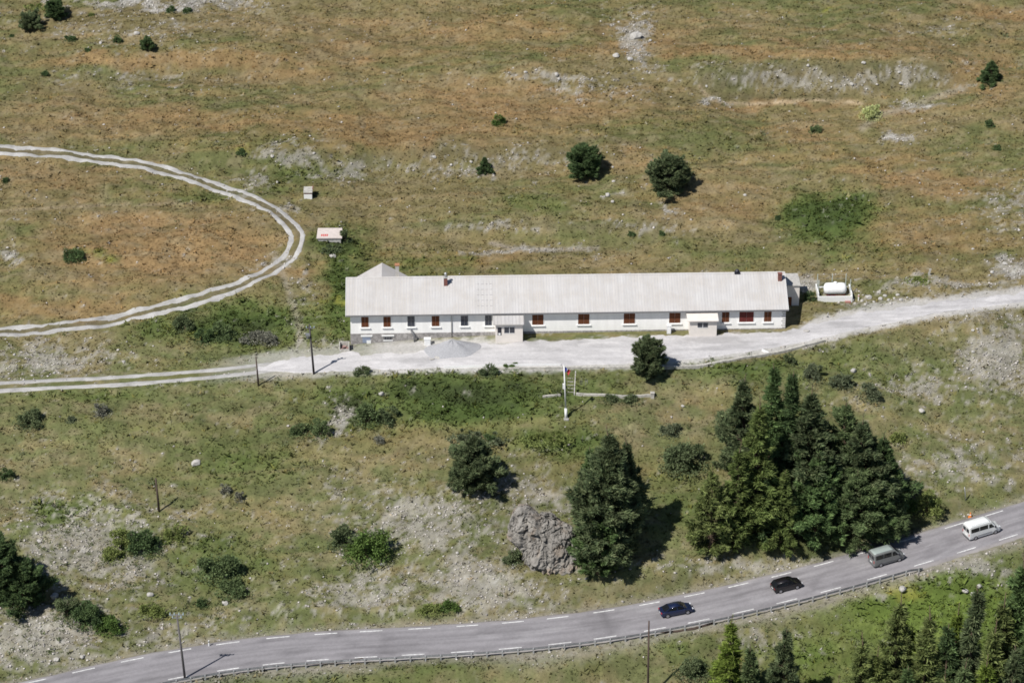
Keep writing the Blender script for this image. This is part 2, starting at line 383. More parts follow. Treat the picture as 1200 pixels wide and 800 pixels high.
# ------------------------------------------------------------------ main road
def ribbon(P, N, offs, zs):
    """sheet following P with cross offsets and heights"""
    n, m = len(P), len(offs); V = np.zeros((n, m, 3))
    for j, (o, z) in enumerate(zip(offs, zs)):
        V[:, j] = P+N*(o if np.ndim(o) == 0 else np.asarray(o)[:, None]); V[:, j, 2] += z
    ii = np.arange(n*m).reshape(n, m)
    F = np.stack([ii[:-1, :-1].ravel(), ii[1:, :-1].ravel(), ii[1:, 1:].ravel(), ii[:-1, 1:].ravel()], 1)
    return V.reshape(-1, 3), F
ja = (fbm(np.arange(len(road))/3.0, 0*np.arange(len(road))+3, 5, 3)-.5)*.5
jb = (fbm(np.arange(len(road))/2.0, 0*np.arange(len(road))+9, 6, 3)-.5)*.7
xs = [-RW_L+jb]+list(np.linspace(-3.6, 3.5, 24))+[RW_U+ja]
zsr = [-.02]+[.05-.012*abs(v) for v in np.linspace(-3.6, 3.5, 24)]+[-.02]
xs2 = [-RW_L+jb-.15]+xs+[RW_U+ja+.15]; zs2 = [-.4]+zsr+[-.4]
V, F = ribbon(road, rn, xs2, zs2)
npts = len(road); m_ = len(xs2)
offv = np.tile(np.array([float(np.mean(v)) for v in xs2]), npts); sv = np.repeat(np.arange(npts), m_)*1.0
trk = sum(np.exp(-((offv-w)/.33)**2) for w in (-2.25, -.75, .8, 2.3))
c = np.zeros((len(V), 3))+np.array((.275,.262,.275))
c = c*(1-.16*trk*(.6+.8*fbm(sv/9, offv*2, 3, 3)))[:, None]
c = c*(.88+.26*fbm(sv/2.5, offv*1.5, 12, 4))[:, None]
edge = sstep(3.1, 3.9, np.abs(offv)); c = c*(1-edge[:, None]*.5)+np.array((.33,.30,.27))*edge[:, None]*.5
pt_ = fbm(sv/7, offv/2.2, 33, 3); c = c*(1-.16*sstep(.56, .62, pt_))[:, None]; c = c+.035*sstep(.60, .68, fbm(sv/4, offv/1.5, 44, 3))[:, None]
crk = np.exp(-((vnoise(sv/3.5, offv/5+3, 51)-.5)/.03)**2)*sstep(.45, .6, vnoise(sv/12, offv/9, 3)); c = c*(1-.22*crk)[:, None]
seam = np.exp(-((offv-.15)/.12)**2); c *= (1-.14*seam)[:, None]
M_asph = attrmat("asphalt", .85, 2.5, .10, .01, .25)
r_ = link("road", npmesh("road", V, F, c, True), M_asph); tag(r_, kind="structure")
M_paint = pm("road_paint", (.70,.70,.69), .7, .35, 2.5, detail=8)
lines = MB()
sdist = np.arange(len(road))*float(np.linalg.norm(road[1]-road[0]))
def rp(s, o, dz=0):
    x = [np.interp(s, sdist, road[:, k]) for k in range(3)]; n = [np.interp(s, sdist, rn[:, k]) for k in range(3)]
    n = np.array(n)/np.linalg.norm(n); return Vector((x[0]+n[0]*o, x[1]+n[1]*o, x[2]+dz))
def s_of_px(px, o):
    best = None
    for s in np.arange(0, sdist[-1], .25):
        p = rp(s, o); q = project(*p)[0]
        if best is None or abs(q-px) < best[0]: best = (abs(q-px), s)
    return best[1]
def dash(s0, s1, o, w=.17):
    n = 4
    vs = []; fs = []
    for i in range(n+1):
        s = s0+(s1-s0)*i/n
        vs += [rp(s, o-w/2, .05-.012*abs(o)+.012), rp(s, o+w/2, .05-.012*abs(o)+.012)]
    for i in range(n): fs.append((2*i, 2*i+2, 2*i+3, 2*i+1))
    lines.add(vs, fs)
for px in [-15,40,98,155,210,267,325,381,435,491,547,601,654,707,762,813,866,916,966,1015,1066,1118,1165,1215]:
    s = s_of_px(px, LW); dash(s-1.5, s+1.5, LW)
for px in [-60,0,50,100,155,210,267,320,373,428,484,541,598,655,709,767,818,870,922,974,1028,1083,1132,1181,1230]:
    s = s_of_px(px, -LW); dash(s-1.5, s+1.5, -LW)
o = lines.build("road_markings", M_paint); tag(o, kind="structure")

# ------------------------------------------------------------------ gravel yard and tracks
def drape(name, P, half, mat, colf, lift=.05, seed=0, nx_=13, rag=.6, rim=.0):
    P = resample(P, .6); P = smooth(P, 8); t = tang(np.c_[P, np.zeros(len(P))] if P.shape[1] == 2 else P)
    n = np.stack([-t[:, 1], t[:, 0]], 1); h = half if np.ndim(half) else np.full(len(P), float(half))
    if len(h) != len(P): h = np.interp(np.linspace(0, 1, len(P)), np.linspace(0, 1, len(h)), h)
    s = np.arange(len(P))*.6
    V = []; offs = []
    for j in range(nx_):
        u = -1+2*j/(nx_-1)
        jit = 0*s
        if j in (0, nx_-1): jit = (fbm(s/1.6, s*0+j, seed, 3)-.5)*2*rag
        o = u*h+jit
        x = P[:, 0]+n[:, 0]*o; y = P[:, 1]+n[:, 1]*o
        z = ground(x, y)+(lift if 0 < j < nx_-1 else -.06)
        V.append(np.stack([x, y, z], 1)); offs.append(o)
    V = np.stack(V, 1); ii = np.arange(V.shape[0]*nx_).reshape(V.shape[0], nx_)
    F = np.stack([ii[:-1, :-1].ravel(), ii[1:, :-1].ravel(), ii[1:, 1:].ravel(), ii[:-1, 1:].ravel()], 1)
    V = V.reshape(-1, 3); me = npmesh(name, V, F, colf(V), True)
    return link(name, me, mat)
def gravel_col(V):
    x, y = V[:, 0], V[:, 1]
    n = fbm(x/2.5, y/1.2, 3, 4); n2 = vnoise(x/.35, y/.35, 8)
    st = fbm(x/16, y/.55, 13, 3); pa = fbm(x/6, y/2.5, 23, 4)
    c = np.array((.49,.475,.475))*(.70+.24*n+.14*n2+.30*st)[:, None]
    c = c*(1-.18*sstep(.55, .7, pa))[:, None]+np.array((.07,.068,.065))*sstep(.6, .72, fbm(x/3, y/1.1, 33, 3))[:, None]
    return c
def rut_col(V):
    n = fbm(V[:, 0]/1.5, V[:, 1]/1.5, 3, 4); n2 = vnoise(V[:, 0]/.4, V[:, 1]/.4, 8)
    c = np.array((.42,.41,.395))*(.50+.60*n+.30*n2)[:, None]; return c
M_gravel = attrmat("gravel", .95, 6.0, .16, .03, .15)
# yard: between its two edges
ex = np.arange(300, 1500, 3.0)
A = np.array([tuple(at(x, float(F3(x, 1))+ (2 if x > 430 else 3)+ (6 if 420 < x < 500 else 0)))[:2] for x in ex])
Bq = np.array([tuple(at(x, float(F4(x, 1))-2))[:2] for x in ex])
tap = np.clip((ex-296)/60.0, .03, 1)[:, None]**.7; mid_ = A*.45+Bq*.55; A = mid_+(A-mid_)*tap; Bq = mid_+(Bq-mid_)*tap
NX = 34; V = []
s = ex/8.0
for j in range(NX):
    u = j/(NX-1); q = A*(1-u)+Bq*u
    if j == 0: q = q+np.stack([0*s, (fbm(s/1.5, 0*s, 3, 4)-.5)*2.2], 1)
    if j == NX-1: q = q+np.stack([0*s, (fbm(s/1.2, 0*s, 4, 4)-.5)*1.2], 1)
    if 0 < j < NX-1: q = q+np.stack([0*s, (fbm(s/1.5, 0*s, 3, 4)-.5)*2.2*(1-u)], 1)
    z = ground(q[:, 0], q[:, 1])+(.06 if 0 < j < NX-1 else -.05)
    V.append(np.c_[q, z])
V = np.stack(V, 1); ii = np.arange(V.shape[0]*NX).reshape(V.shape[0], NX)
F = np.stack([ii[:-1, :-1].ravel(), ii[1:, :-1].ravel(), ii[1:, 1:].ravel(), ii[:-1, 1:].ravel()], 1); V = V.reshape(-1, 3)
o = link("gravel_yard", npmesh("gravel_yard", V, F, gravel_col(V), True), M_gravel); tag(o, kind="structure")
def rut_pair(name, pts, gap, w, seed):
    P = np.array([tuple(at(*p))[:2] for p in pts]); P = smooth(resample(P, .8), 20)
    t = np.gradient(P, axis=0); t /= np.linalg.norm(t, axis=1)[:, None]; n = np.stack([-t[:, 1], t[:, 0]], 1)
    obs = [drape(name, P+n*sg*gap/2, w/2*(.8+.4*fbm(np.arange(len(P))/6, 0.0*np.arange(len(P)), seed+i, 3)), M_gravel, rut_col, .045, seed+i, 7, .42) for i, sg in enumerate((-1, 1))]
    a, b = obs; me = bpy.data.meshes.new(name)
    vs = [tuple(v.co) for v in a.data.vertices]+[tuple(v.co) for v in b.data.vertices]; na = len(a.data.vertices)
    Va = np.array(vs); Fa = [list(p.vertices) for p in a.data.polygons]+[[i+na for i in p.vertices] for p in b.data.polygons]
    me2 = npmesh(name, Va, np.array(Fa), rut_col(Va), True)
    for q in obs: bpy.data.objects.remove(q)
    o = link(name, me2, M_gravel); return tag(o, kind="structure")
LOOP = [(-120,171),(-60,173),(0,176),(40,178),(90,182),(140,189),(190,199),(230,210),(270,224),(300,236),(325,249),(342,262),(352,275),(352,288),(342,301),(322,315),(292,330),(250,345),(200,359),(150,371),(100,380),(50,386),(0,389),(-60,392),(-120,394)]
rut_pair("dirt_track", LOOP, 1.75, 1.0, 40)
rut_pair("valley_track", [(-120,459),(-60,457),(0,453),(60,450),(120,447.5),(180,443.5),(240,438.5),(280,435),(310,431),(335,428)], 1.9, 1.15, 60)

# ------------------------------------------------------------------ turf, scrub and stones that nobody could count
def scatter(n, keep):
    out = []
    n = int(n*1.18); x = RNG.uniform(-112, 112, n); y = RNG.uniform(-83, 120, n); z = ground(x, y)
    px, py = project(x, y, z); m = (px > -150) & (px < 1350) & (py > -30) & (py < 860)
    return x[m], y[m], z[m]
def on_hard(x, y, z):
    px, py = project(x, y, z)
    h = (py > F3(px, 1)-1) & (py < F4(px, 1)-1) & (px > 300)
    h |= (px > 408) & (px < 922) & (py > 324) & (py < 404)
    m = (y < 0); D_, S_, _ = nearest_road(x, y, 2)
    h |= m & (S_ < RW_U+.1) & (S_ > -RW_L-.3) & (D_ < 6)
    return h
trackpts = []
for pts, r in ((LOOP, 1.55), ([(-120,459),(0,453),(120,447.5),(240,438.5),(335,428)], 1.7)):
    P = resample(np.array([tuple(at(*p))[:2] for p in pts]), 1.0); trackpts.append((P, r))
def on_track(x, y):
    h = np.zeros(x.shape, bool)
    for P, r in trackpts:
        for q in P:
            d = np.hypot(x-q[0], y-q[1]); h |= (d < r) & (d > .38)
    return h
x, y, z = scatter(330000, None)
k = ~on_hard(x, y, z); x, y, z = x[k], y[k], z[k]
k = ~on_track(x, y); x, y, z = x[k], y[k], z[k]
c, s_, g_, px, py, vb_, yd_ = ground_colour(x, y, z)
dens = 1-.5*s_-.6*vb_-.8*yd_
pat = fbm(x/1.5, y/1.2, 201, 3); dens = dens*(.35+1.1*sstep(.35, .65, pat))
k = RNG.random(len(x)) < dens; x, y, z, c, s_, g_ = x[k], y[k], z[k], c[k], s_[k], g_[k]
n = len(x); print("tufts", n)
hgt = RNG.uniform(.08, .24, n)*(1+.7*g_)*(1+.8*(RNG.random(n) > .93)); wid = hgt*RNG.uniform(.7, 1.3, n)
V = np.zeros((n, 3, 3, 3)); 
for j in range(3):
    th = RNG.uniform(0, 6.283, n); lean = RNG.normal(0, .8, (n, 2))
    dx, dy = np.cos(th)*wid*.5, np.sin(th)*wid*.5
    V[:, j, 0] = np.stack([x-dx, y-dy, z-.05], 1); V[:, j, 1] = np.stack([x+dx, y+dy, z-.05], 1)
    V[:, j, 2] = np.stack([x+lean[:, 0]*hgt, y+lean[:, 1]*hgt, z+hgt], 1)
tint = RNG.uniform(.8, 1.4, n)[:, None]*c
straw = (RNG.random(n) < .12)[:, None]; tint = np.where(straw, tint*np.array((1.35, 1.2, 1.0)), tint)
cc = np.repeat(tint, 9, axis=0); V = V.reshape(-1, 3)
F = np.arange(len(V)).reshape(-1, 3)
M_grass = attrmat("grass_blades", .9, 3.0, .1, 0, .05, .10)
def soft_normals(m, k):
    """thin blades shade like the tuft they belong to: their normal leans towards the tuft's own (upward) one"""
    nt = m.node_tree; ge = nt.nodes.new("ShaderNodeNewGeometry"); v = nt.nodes.new("ShaderNodeVectorMath"); v.operation = 'SCALE'; v.inputs["Scale"].default_value = k
    a = nt.nodes.new("ShaderNodeVectorMath"); a.operation = 'ADD'; a.inputs[1].default_value = (0, 0, 1); n = nt.nodes.new("ShaderNodeVectorMath"); n.operation = 'NORMALIZE'
    nt.links.new(ge.outputs["Normal"], v.inputs[0]); nt.links.new(v.outputs[0], a.inputs[0]); nt.links.new(a.outputs[0], n.inputs[0]); nt.links.new(n.outputs[0], nt.nodes["Principled BSDF"].inputs["Normal"])
soft_normals(M_grass, .35)
o = link("grass", npmesh("grass", V, F, cc), M_grass); tag(o, "short dry grass tufts covering the whole hillside", "grass", kind="stuff")
# low scrub: leafy clumps in the lush places and on the stony slope
x, y, z = scatter(60000, None)
k = ~on_hard(x, y, z) & ~on_track(x, y); x, y, z = x[k], y[k], z[k]
c, s_, g_, px, py, vb_, yd_ = ground_colour(x, y, z)
stony = B(px, py, [(110,660,120,70,1),(60,745,90,50,1),(230,690,90,50,.8),(420,470,60,40,.9),(290,385,80,30,.9),(950,440,70,30,.7),(1100,740,120,70,1),(200,600,60,20,.4),(500,650,110,60,.3),(900,765,120,40,.8),(340,520,60,40,.6),(220,460,150,20,.4),(800,520,70,40,.4),(1150,80,60,60,.25),(750,500,80,30,.4),(1060,400,90,50,.3)])
pat = fbm(x/2.2, y/1.8, 301, 3)
k = (RNG.random(len(x)) < .75*stony*sstep(.40, .58, pat)*(1-vb_)*(1-yd_)+.004) ; x, y, z, c, g_, px, py = x[k], y[k], z[k], c[k], g_[k], px[k], py[k]
n = len(x); print("scrub", n)
size = RNG.uniform(.18, .5, n)*(1+.5*(RNG.random(n) > .9)); L = 16
V = np.zeros((n, L, 3, 3)); base = np.stack([x, y, z], 1)
hue = RNG.random(n)[:, None]
grn = np.array((.085,.115,.040))*(1-hue)+np.array((.175,.195,.110))*hue; grn = grn*(.6+.4*(1-g_[:, None]))+c*.9*g_[:, None]
cc = np.zeros((n, L, 3, 3))
for j in range(L):
    d = RNG.normal(0, 1, (n, 3)); d[:, 2] = np.abs(d[:, 2])*.8; d /= np.linalg.norm(d, axis=1)[:, None]
    p = base+d*size[:, None]*RNG.uniform(.4, 1, (n, 1))*np.array((1, 1, .8))
    a = RNG.normal(0, 1, (n, 3)); a /= np.linalg.norm(a, axis=1)[:, None]; b = np.cross(a, d)
    w = (size*.42)[:, None]
    V[:, j, 0] = p-a*w*.6; V[:, j, 1] = p+a*w*.6; V[:, j, 2] = p+b*w+d*w*.4
    cc[:, j] = (grn*RNG.uniform(.6, 1.3, (n, 1)))[:, None, :]
V = V.reshape(-1, 3); F = np.arange(len(V)).reshape(-1, 3)
o = link("scrub", npmesh("scrub", V, F, cc.reshape(-1, 3)), M_grass); tag(o, "low grey green scrub and weeds on the stony slopes", "scrub", kind="stuff")
# loose stones
x, y, z = scatter(420000, None)
k = ~on_hard(x, y, z); x, y, z = x[k], y[k], z[k]
c, s_, g_, px, py, vb_, yd_ = ground_colour(x, y, z)
k = RNG.random(len(x)) < (.62*s_+.10*vb_+.12*yd_+.003); x, y, z = x[k], y[k], z[k]; n = len(x); print("stones", n)
size = .05+.17*RNG.random(n)**3.0
octv = np.array([(1,0,0),(-1,0,0),(0,1,0),(0,-1,0),(0,0,1),(0,0,-1)], float)
octf = np.array([(0,2,4),(2,1,4),(1,3,4),(3,0,4),(2,0,5),(1,2,5),(3,1,5),(0,3,5)])
V = octv[None]*RNG.uniform(.6, 1.35, (n, 6, 1))+RNG.normal(0, .18, (n, 6, 3)); V *= size[:, None, None]*np.array((1.15, 1, .75))
V += np.stack([x, y, z+size*.25], 1)[:, None, :]
F = (octf[None]+np.arange(n)[:, None, None]*6).reshape(-1, 3)
cc = np.repeat(np.array((.45,.42,.39))[None]*RNG.uniform(.65, 1.35, (n, 1)), 6, axis=0)
M_stone = attrmat("stone", .9, 5.0, .2, .02, .2)
o = link("scree", npmesh("scree", V.reshape(-1, 3), F, cc), M_stone); tag(o, "loose pale stones and rubble strewn over bare patches", "scree", kind="stuff")

# ------------------------------------------------------------------ rocks
def rock_mesh(name, seed, sub=3, jag=.35, flat_=.75):
    import bmesh
    bm = bmesh.new(); bmesh.ops.create_icosphere(bm, subdivisions=sub, radius=1)
    rr = random.Random(seed)
    planes = [(Vector((rr.gauss(0,1), rr.gauss(0,1), rr.gauss(0,1))).normalized(), rr.uniform(.62, .9)) for _ in range(9)]
    from mathutils import noise
    for v in bm.verts:
        p = v.co.copy()
        for nrm, d in planes:
            e = p.dot(nrm)-d
            if e > 0: p -= nrm*e*.9
        p *= 1+jag*(noise.fractal(p*1.6+Vector((seed, 0, 0)), .7, 2.0, 4))*.5
        p.z *= flat_; v.co = p
    me = bpy.data.meshes.new(name); bm.to_mesh(me); bm.free(); return me
M_rock = pm("pale_rock", (.46,.44,.41), .9, .28, 3.5, .06)
pebbles = [rock_mesh("stone", i, 2) for i in range(4)]
def stone(px, py, w, label, group=None, ratio=.7):
    p = at(px, py); m = mpp(p); me = pebbles[(px*7+int(py)) % 4]
    o = link("stone", me, M_rock); sz = w*m/2
    o.location = (p.x, p.y, p.z+sz*.2); o.scale = (sz, sz*.85, sz*ratio*1.2); o.rotation_euler = (.1*(px % 3), .1, px)
    tag(o, label, "stone", group)
for a in [(230,543,12,"round white boulder alone in the dry grass above the roadside pole"),
          (145,424,5,"small white stone beside the flat valley track"),(390,301,9,"flat white slab in the grass between the track bend and the barracks"),
          (1140,292,4,"lone tiny white stone on the hillside above the fuel tank"),
          (719,213,5,"upper white stone between the two round pines"),(712,229,8,"largest white stone between the two round pines"),(718,237,6,"lowest white stone between the two round pines"),
          (722,66,9,"pale upright stone in the rubble chute at the top"),(745,44,16,"long pale slab at the top of the rubble chute"),(738,70,8,"greyish stone at the foot of the rubble chute"),
          (998,351,8,"white rock on the left in the row beside the fuel tank"),(1018,349,9,"white rock in the middle of the row beside the fuel tank"),(1032,351,8,"white rock on the right in the row beside the fuel tank"),
          (1131,693,9,"left white rock in the green slope below the road"),(1140,696,7,"small lower white rock in the green slope below the road"),(1147,687,8,"upper white rock in the green slope below the road"),
          (1057,691,13,"broad pale rock at the top of the slope below the guardrail"),(1000,435,9,"pale rock on the slope behind the conifer group"),(1080,482,9,"pale rock low on the slope right of the conifer group"),
          (64,699,12,"pale boulder beside the dark conifers at the left edge"),(176,697,9,"bluish white rock in the scree above the roadside pole"),(264,707,9,"reddish stone just above the road by the roadside pole"),
          (66,773,8,"pale boulder close above the road at lower left"),(96,770,8,"low pale rock just above the road at lower left"),(800,476,5,"white stone in grass below the two clipped bushes"),
          (758,571,6,"white stone on the slope right of the big pine"),(1089,240,3,"small pale stone on the green upper right hillside"),(118,51,6,"grey stone near the small junipers at upper left"),(325,214,5,"tiny white stone left of the brick hut"),
          (873,229,5,"white stone below the upper right bench"),(447,462,8,"pale stone in green weeds below the gravel yard"),(600,546,4,"tiny pale stone above the slope scree"),(160,40,8,"pale grey stone among the top left junipers")]:
    stone(*a)
for (a_, b_) in [(1041,352),(1048,350),(1056,352),(1063,349),(1037,347),(1010,353),(1024,354),(1052,346),(1070,352),(1044,356),(1002,356),(1014,357),(1030,343)]:
    stone(a_, b_, random.uniform(4, 7.5), 'pale rubble stone in the row running right from the fuel tank', 'rubble stones right of the fuel tank')
for i in range(46):
    c0 = random.choice([(180,3,100,6),(745,50,20,34),(650,92,70,7),(965,90,150,16),(62,424,60,16),(520,640,90,50),(100,650,80,50),(50,745,70,40),(1160,420,45,45),(600,190,120,10),(345,182,40,9),(1185,313,24,8)])
    px = int(c0[0]+random.uniform(-1, 1)*c0[2]); py = c0[1]+random.uniform(-1, 1)*c0[3]
    if 3 < px < 1195 and py > 2 and on_hard(*[np.array([v]) for v in at(px, py)])[0] == False:
        stone(px, py, random.uniform(3.5, 7), "small weathered pale stone lying in loose rubble on the hillside", "pale stones in the rubble patches")

# the great boulder
def boulder():
    base = at(640, 668); m = mpp(base)
    t = thing("boulder", "huge grey fractured boulder leaning on the slope beside the big pine", "boulder", base)
    import bmesh
    from mathutils import noise
    bm = bmesh.new(); bmesh.ops.create_icosphere(bm, subdivisions=6, radius=1)
    # outline seen in the photo, metres from the base centre: x across, u up the picture
    out = [(-90,12),(-65,14),(-35,16.5),(0,5),(30,3.8),(60,3.4),(90,3.6),(120,4.0),(150,5.0)]
    poly = [(u_*1.10+.25, v_) for u_, v_ in [(-4.6,7.6),(-5.05,5.4),(-4.1,3.6),(-3.2,2.2),(-2.6,.4),(-1.8,-.7),(.2,-1.1),(2.6,-.7),(3.9,.3),(4.3,2.4),(3.6,4.6),(2.4,6.2),(.8,7.4),(-1.2,7.9),(-2.6,9.0),(-3.8,8.9)]]
    cx, cz = -.35, 3.7
    ang = sorted([(math.atan2(q[1]-cz, q[0]-cx), math.hypot(q[0]-cx, q[1]-cz)) for q in poly])
    A_ = np.array([a for a, _ in ang]); R_ = np.array([r for _, r in ang])
    A3 = np.r_[A_-2*math.pi, A_, A_+2*math.pi]; R3 = np.r_[R_, R_, R_]
    for v in bm.verts:
        p = v.co.copy(); th = math.atan2(p.z, p.x); rr = math.hypot(p.x, p.z)
        R = float(np.interp(th, A3, R3)); rr2 = rr**.9
        X = cx+math.cos(th)*rr2*R; U = cz+math.sin(th)*rr2*R
        dep = (abs(p.y)**.75)*(1 if p.y > 0 else -1)*2.9
        q = Vector((X, 0, 0))+Vector((0, SP, CP))*U*1.0+Vector((0, CP, -SP))*(dep+.9)
        # fractured facets and cracks
        w1 = noise.fractal(Vector((X*.35, U*.35, dep*.3)), .8, 2.0, 4)
        n1 = noise.fractal(Vector((X*.9, U*.6, dep*.4)), .7, 2.0, 5)
        vd_, vp_ = noise.voronoi(Vector((X*.55+w1*.9, U*.34+w1*.6, dep*.4)), distance_metric='DISTANCE', exponent=2.5)
        crack = max(0, .10-(vd_[1]-vd_[0]))*3.2
        h1 = noise.cell(vp_[0]*7.3)
        ve_, vq_ = noise.voronoi(Vector((X*1.5+w1*1.6, U*.85+4+w1, dep)), distance_metric='DISTANCE', exponent=2.5)
        crack2 = max(0, .12-(ve_[1]-ve_[0]))*2.2
        h2 = noise.cell(vq_[0]*5.1)
        nrm = Vector((math.cos(th)*rr*.5, -1+rr*.6 if p.y < 0 else 1, math.sin(th)*rr*.5)).normalized()
        q += nrm*(w1*.45+n1*.14-crack-crack2+h1*.34+h2*.2-.2)
        v.co = q
    me = bpy.data.meshes.new("rock_mass"); bm.to_mesh(me); bm.free()
    mt, nt, b = newmat("boulder_stone")
    n = tex_noise(nt, .9, 8, .72, vec=(1, 1, .5)); n2 = tex_noise(nt, .35, 3, .5)
    cr = nt.nodes.new("ShaderNodeValToRGB"); e = cr.color_ramp.elements
    e[0].position = .32; e[0].color = (.10,.095,.085,1); e[1].position = .68; e[1].color = (.34,.32,.29,1)
    k_ = cr.color_ramp.elements.new(.5); k_.color = (.225,.21,.19,1)
    nt.links.new(n.outputs["Fac"], cr.inputs[0])
    mx = nt.nodes.new("ShaderNodeMix"); mx.data_type = 'RGBA'; nt.links.new(maprange(nt, n2.outputs["Fac"], .5, .68, 0, .55), mx.inputs[0])
    nt.links.new(cr.outputs[0], mx.inputs[6]); mx.inputs[7].default_value = (.34,.235,.15,1)
    nt.links.new(mx.outputs[2], b.inputs["Base Color"]); b.inputs["Roughness"].default_value = .95
    bump(nt, b, n.outputs["Fac"], .8, .2)
    link("rock_mass", me, mt, t)
boulder()

# ------------------------------------------------------------------ trees and shrubs
M_leaf = attrmat("needles", .85, 1.2, .3, 0, .12, .3)
M_bark = pm("bark", (.12,.085,.06), .95, .35, 4.0, .03, vec=(1, 1, .3))
def tris_mesh(name, P, D, L, W, cols):
    """narrow leaf triangles: root P, direction D, length L, width W"""
    n = len(P); a = RNG.normal(0, 1, (n, 3)); s = np.cross(D, a); s /= np.linalg.norm(s, axis=1)[:, None]+1e-9
    V = np.zeros((n, 3, 3)); V[:, 0] = P-s*W[:, None]*.5; V[:, 1] = P+s*W[:, None]*.5; V[:, 2] = P+D*L[:, None]
    return npmesh(name, V.reshape(-1, 3), np.arange(3*n).reshape(-1, 3), np.repeat(cols, 3, axis=0))
_PAL = {'lime2': ((.050,.072,.014),(.088,.112,.024)), 'sage': ((.040,.050,.028),(.070,.080,.048)), 'pine': ((.032,.046,.022),(.068,.080,.040)), 'spruce': ((.032,.052,.020),(.062,.090,.034)), 'larch': ((.042,.058,.018),(.074,.092,.030)),
       'grey': ((.036,.052,.022),(.070,.090,.040)), 'lime': ((.030,.052,.014),(.055,.082,.022)), 'olive': ((.055,.070,.022),(.105,.120,.040)), 'dullarch': ((.048,.062,.022),(.088,.102,.036)),
       'pale': ((.15,.17,.08),(.24,.25,.12)), 'purple': ((.06,.06,.05),(.11,.11,.085)), 'deep': ((.022,.036,.016),(.050,.072,.028))}
PAL = {k: tuple(tuple(c*2.9 for c in q) for q in v) for k, v in _PAL.items()}
def conifer(name, label, cat, px, py, top, wpx, pal='pine', shape='cone', group=None, dens=1.0, lean=(0, 0)):
    base = at(px, py-.20*wpx); m = mpp(base); assert abs(project(*base)[1]-(py-.2*wpx)) < 3, (px, py, project(*base))
    H = max(.8, (project(*base)[1]-top)*m/CP)*1.07; R = wpx*m/2*1.0
    t = thing(name, label, cat, (base.x, base.y, base.z-.1), 0, group)
    lo, hi = map(np.array, PAL[pal])
    big = H > 3.5
    tr = MB(); rr = random.Random(px*13+py); nseg = 8
    trunk = [Vector((lean[0]*(i/nseg)**1.5+rr.uniform(-.04, .04)*H*.3*(i > 0), lean[1]*(i/nseg), H*.97*i/nseg)) for i in range(nseg+1)]
    r0 = max(.05, H*.018)
    tr.tube(trunk, [r0*(1-.9*i/nseg) for i in range(nseg+1)], 7)
    def tpos(tt):
        f = tt*nseg; i = min(nseg-1, int(f)); return trunk[i].lerp(trunk[i+1], f-i)
    nb = int((45+H*8)*dens*(1.15 if shape == 'pine' else 1)); P, D, LL, W, CC = [], [], [], [], []
    phase = [rr.uniform(0, 6.28) for _ in range(5)]
    def profile(tt):
        if shape == 'cone': return (1-tt)**.98*(min(1, .6+tt*4))+.03
        if shape == 'larch': return (1-tt)**.9*(min(1, .45+tt*3))+.03
        if shape == 'narrow': return (1-tt)**.6*(min(1, .7+tt*3))+.04
        if shape == 'pine': return (max(0, 1-tt**2.1))**.62*(min(1, .7+tt*1.6))+.04
        if shape == 'broad': return (.80+.20*tt/.34 if tt < .34 else ((1-tt)/.66)**1.05)+.02
        if shape == 'round': return math.sqrt(max(0, 1-(2*tt-.85)**2/1.4))
    for i in range(nb):
        tt = (i+rr.random())/nb; tt = .03+.95*tt**(.92)
        az = rr.uniform(0, 6.283)
        lob = 1+.20*math.sin(az*2+phase[0]+tt*5)+.15*math.sin(az*3+phase[1]-tt*9)
        l = R*profile(tt)*lob*rr.choice((.55, .8, .95, 1.0, 1.05, 1.15))*rr.uniform(.9, 1.05); bsh = rr.uniform(.7, 1.3)
        if rr.random() < .05: l *= 1.22
        el = {'cone': -.10+.5*tt, 'larch': -.05+.35*tt, 'narrow': .2+.6*tt, 'pine': .12+.6*tt, 'broad': .05+.7*tt, 'round': -.1+1.0*tt}[shape]+rr.uniform(-.15, .15)
        d = Vector((math.cos(az)*math.cos(el), math.sin(az)*math.cos(el), math.sin(el)))
        p0 = tpos(tt*(.92 if shape != 'cone' else .97)); 
        if big and l > .5 and rr.random() < .8: tr.tube([p0, p0+d*l*.5+Vector((0, 0, .02*l)), p0+d*l*.9+Vector((0, 0, (.06 if shape == 'pine' else -.05)*l))], [max(.015, r0*.28*(1-tt)+.012), .02, .008], 4, False)
        lsize = .20+.018*H if big else .10+.05*H
        ns = max(5, int((l/ lsize)*(5.6 if shape != 'larch' else 4.2)))
        for k in range(ns):
            u = .22+.80*math.sqrt(rr.random()) if l > .4 else rr.random()
            u = min(u, 1.02)
            droop = {'cone': -.16, 'larch': -.06, 'pine': .10, 'broad': .02, 'narrow': .05, 'round': 0}[shape]
            side = d.cross(Vector((0, 0, 1))).normalized()
            q = p0+d*l*u+Vector((0, 0, droop*l*u*u))+side*rr.gauss(0, .10*l*(1.05-u*.5))+Vector((0, 0, rr.gauss(0, .05*l+.03)))
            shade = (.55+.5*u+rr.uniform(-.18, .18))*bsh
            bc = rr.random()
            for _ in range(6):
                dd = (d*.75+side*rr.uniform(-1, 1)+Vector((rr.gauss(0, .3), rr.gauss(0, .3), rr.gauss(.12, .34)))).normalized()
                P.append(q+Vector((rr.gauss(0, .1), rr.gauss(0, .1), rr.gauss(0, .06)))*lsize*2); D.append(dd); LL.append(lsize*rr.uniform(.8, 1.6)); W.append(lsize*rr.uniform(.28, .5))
                CC.append((lo*(1-bc)+hi*bc)*shade*rr.uniform(.8, 1.2))
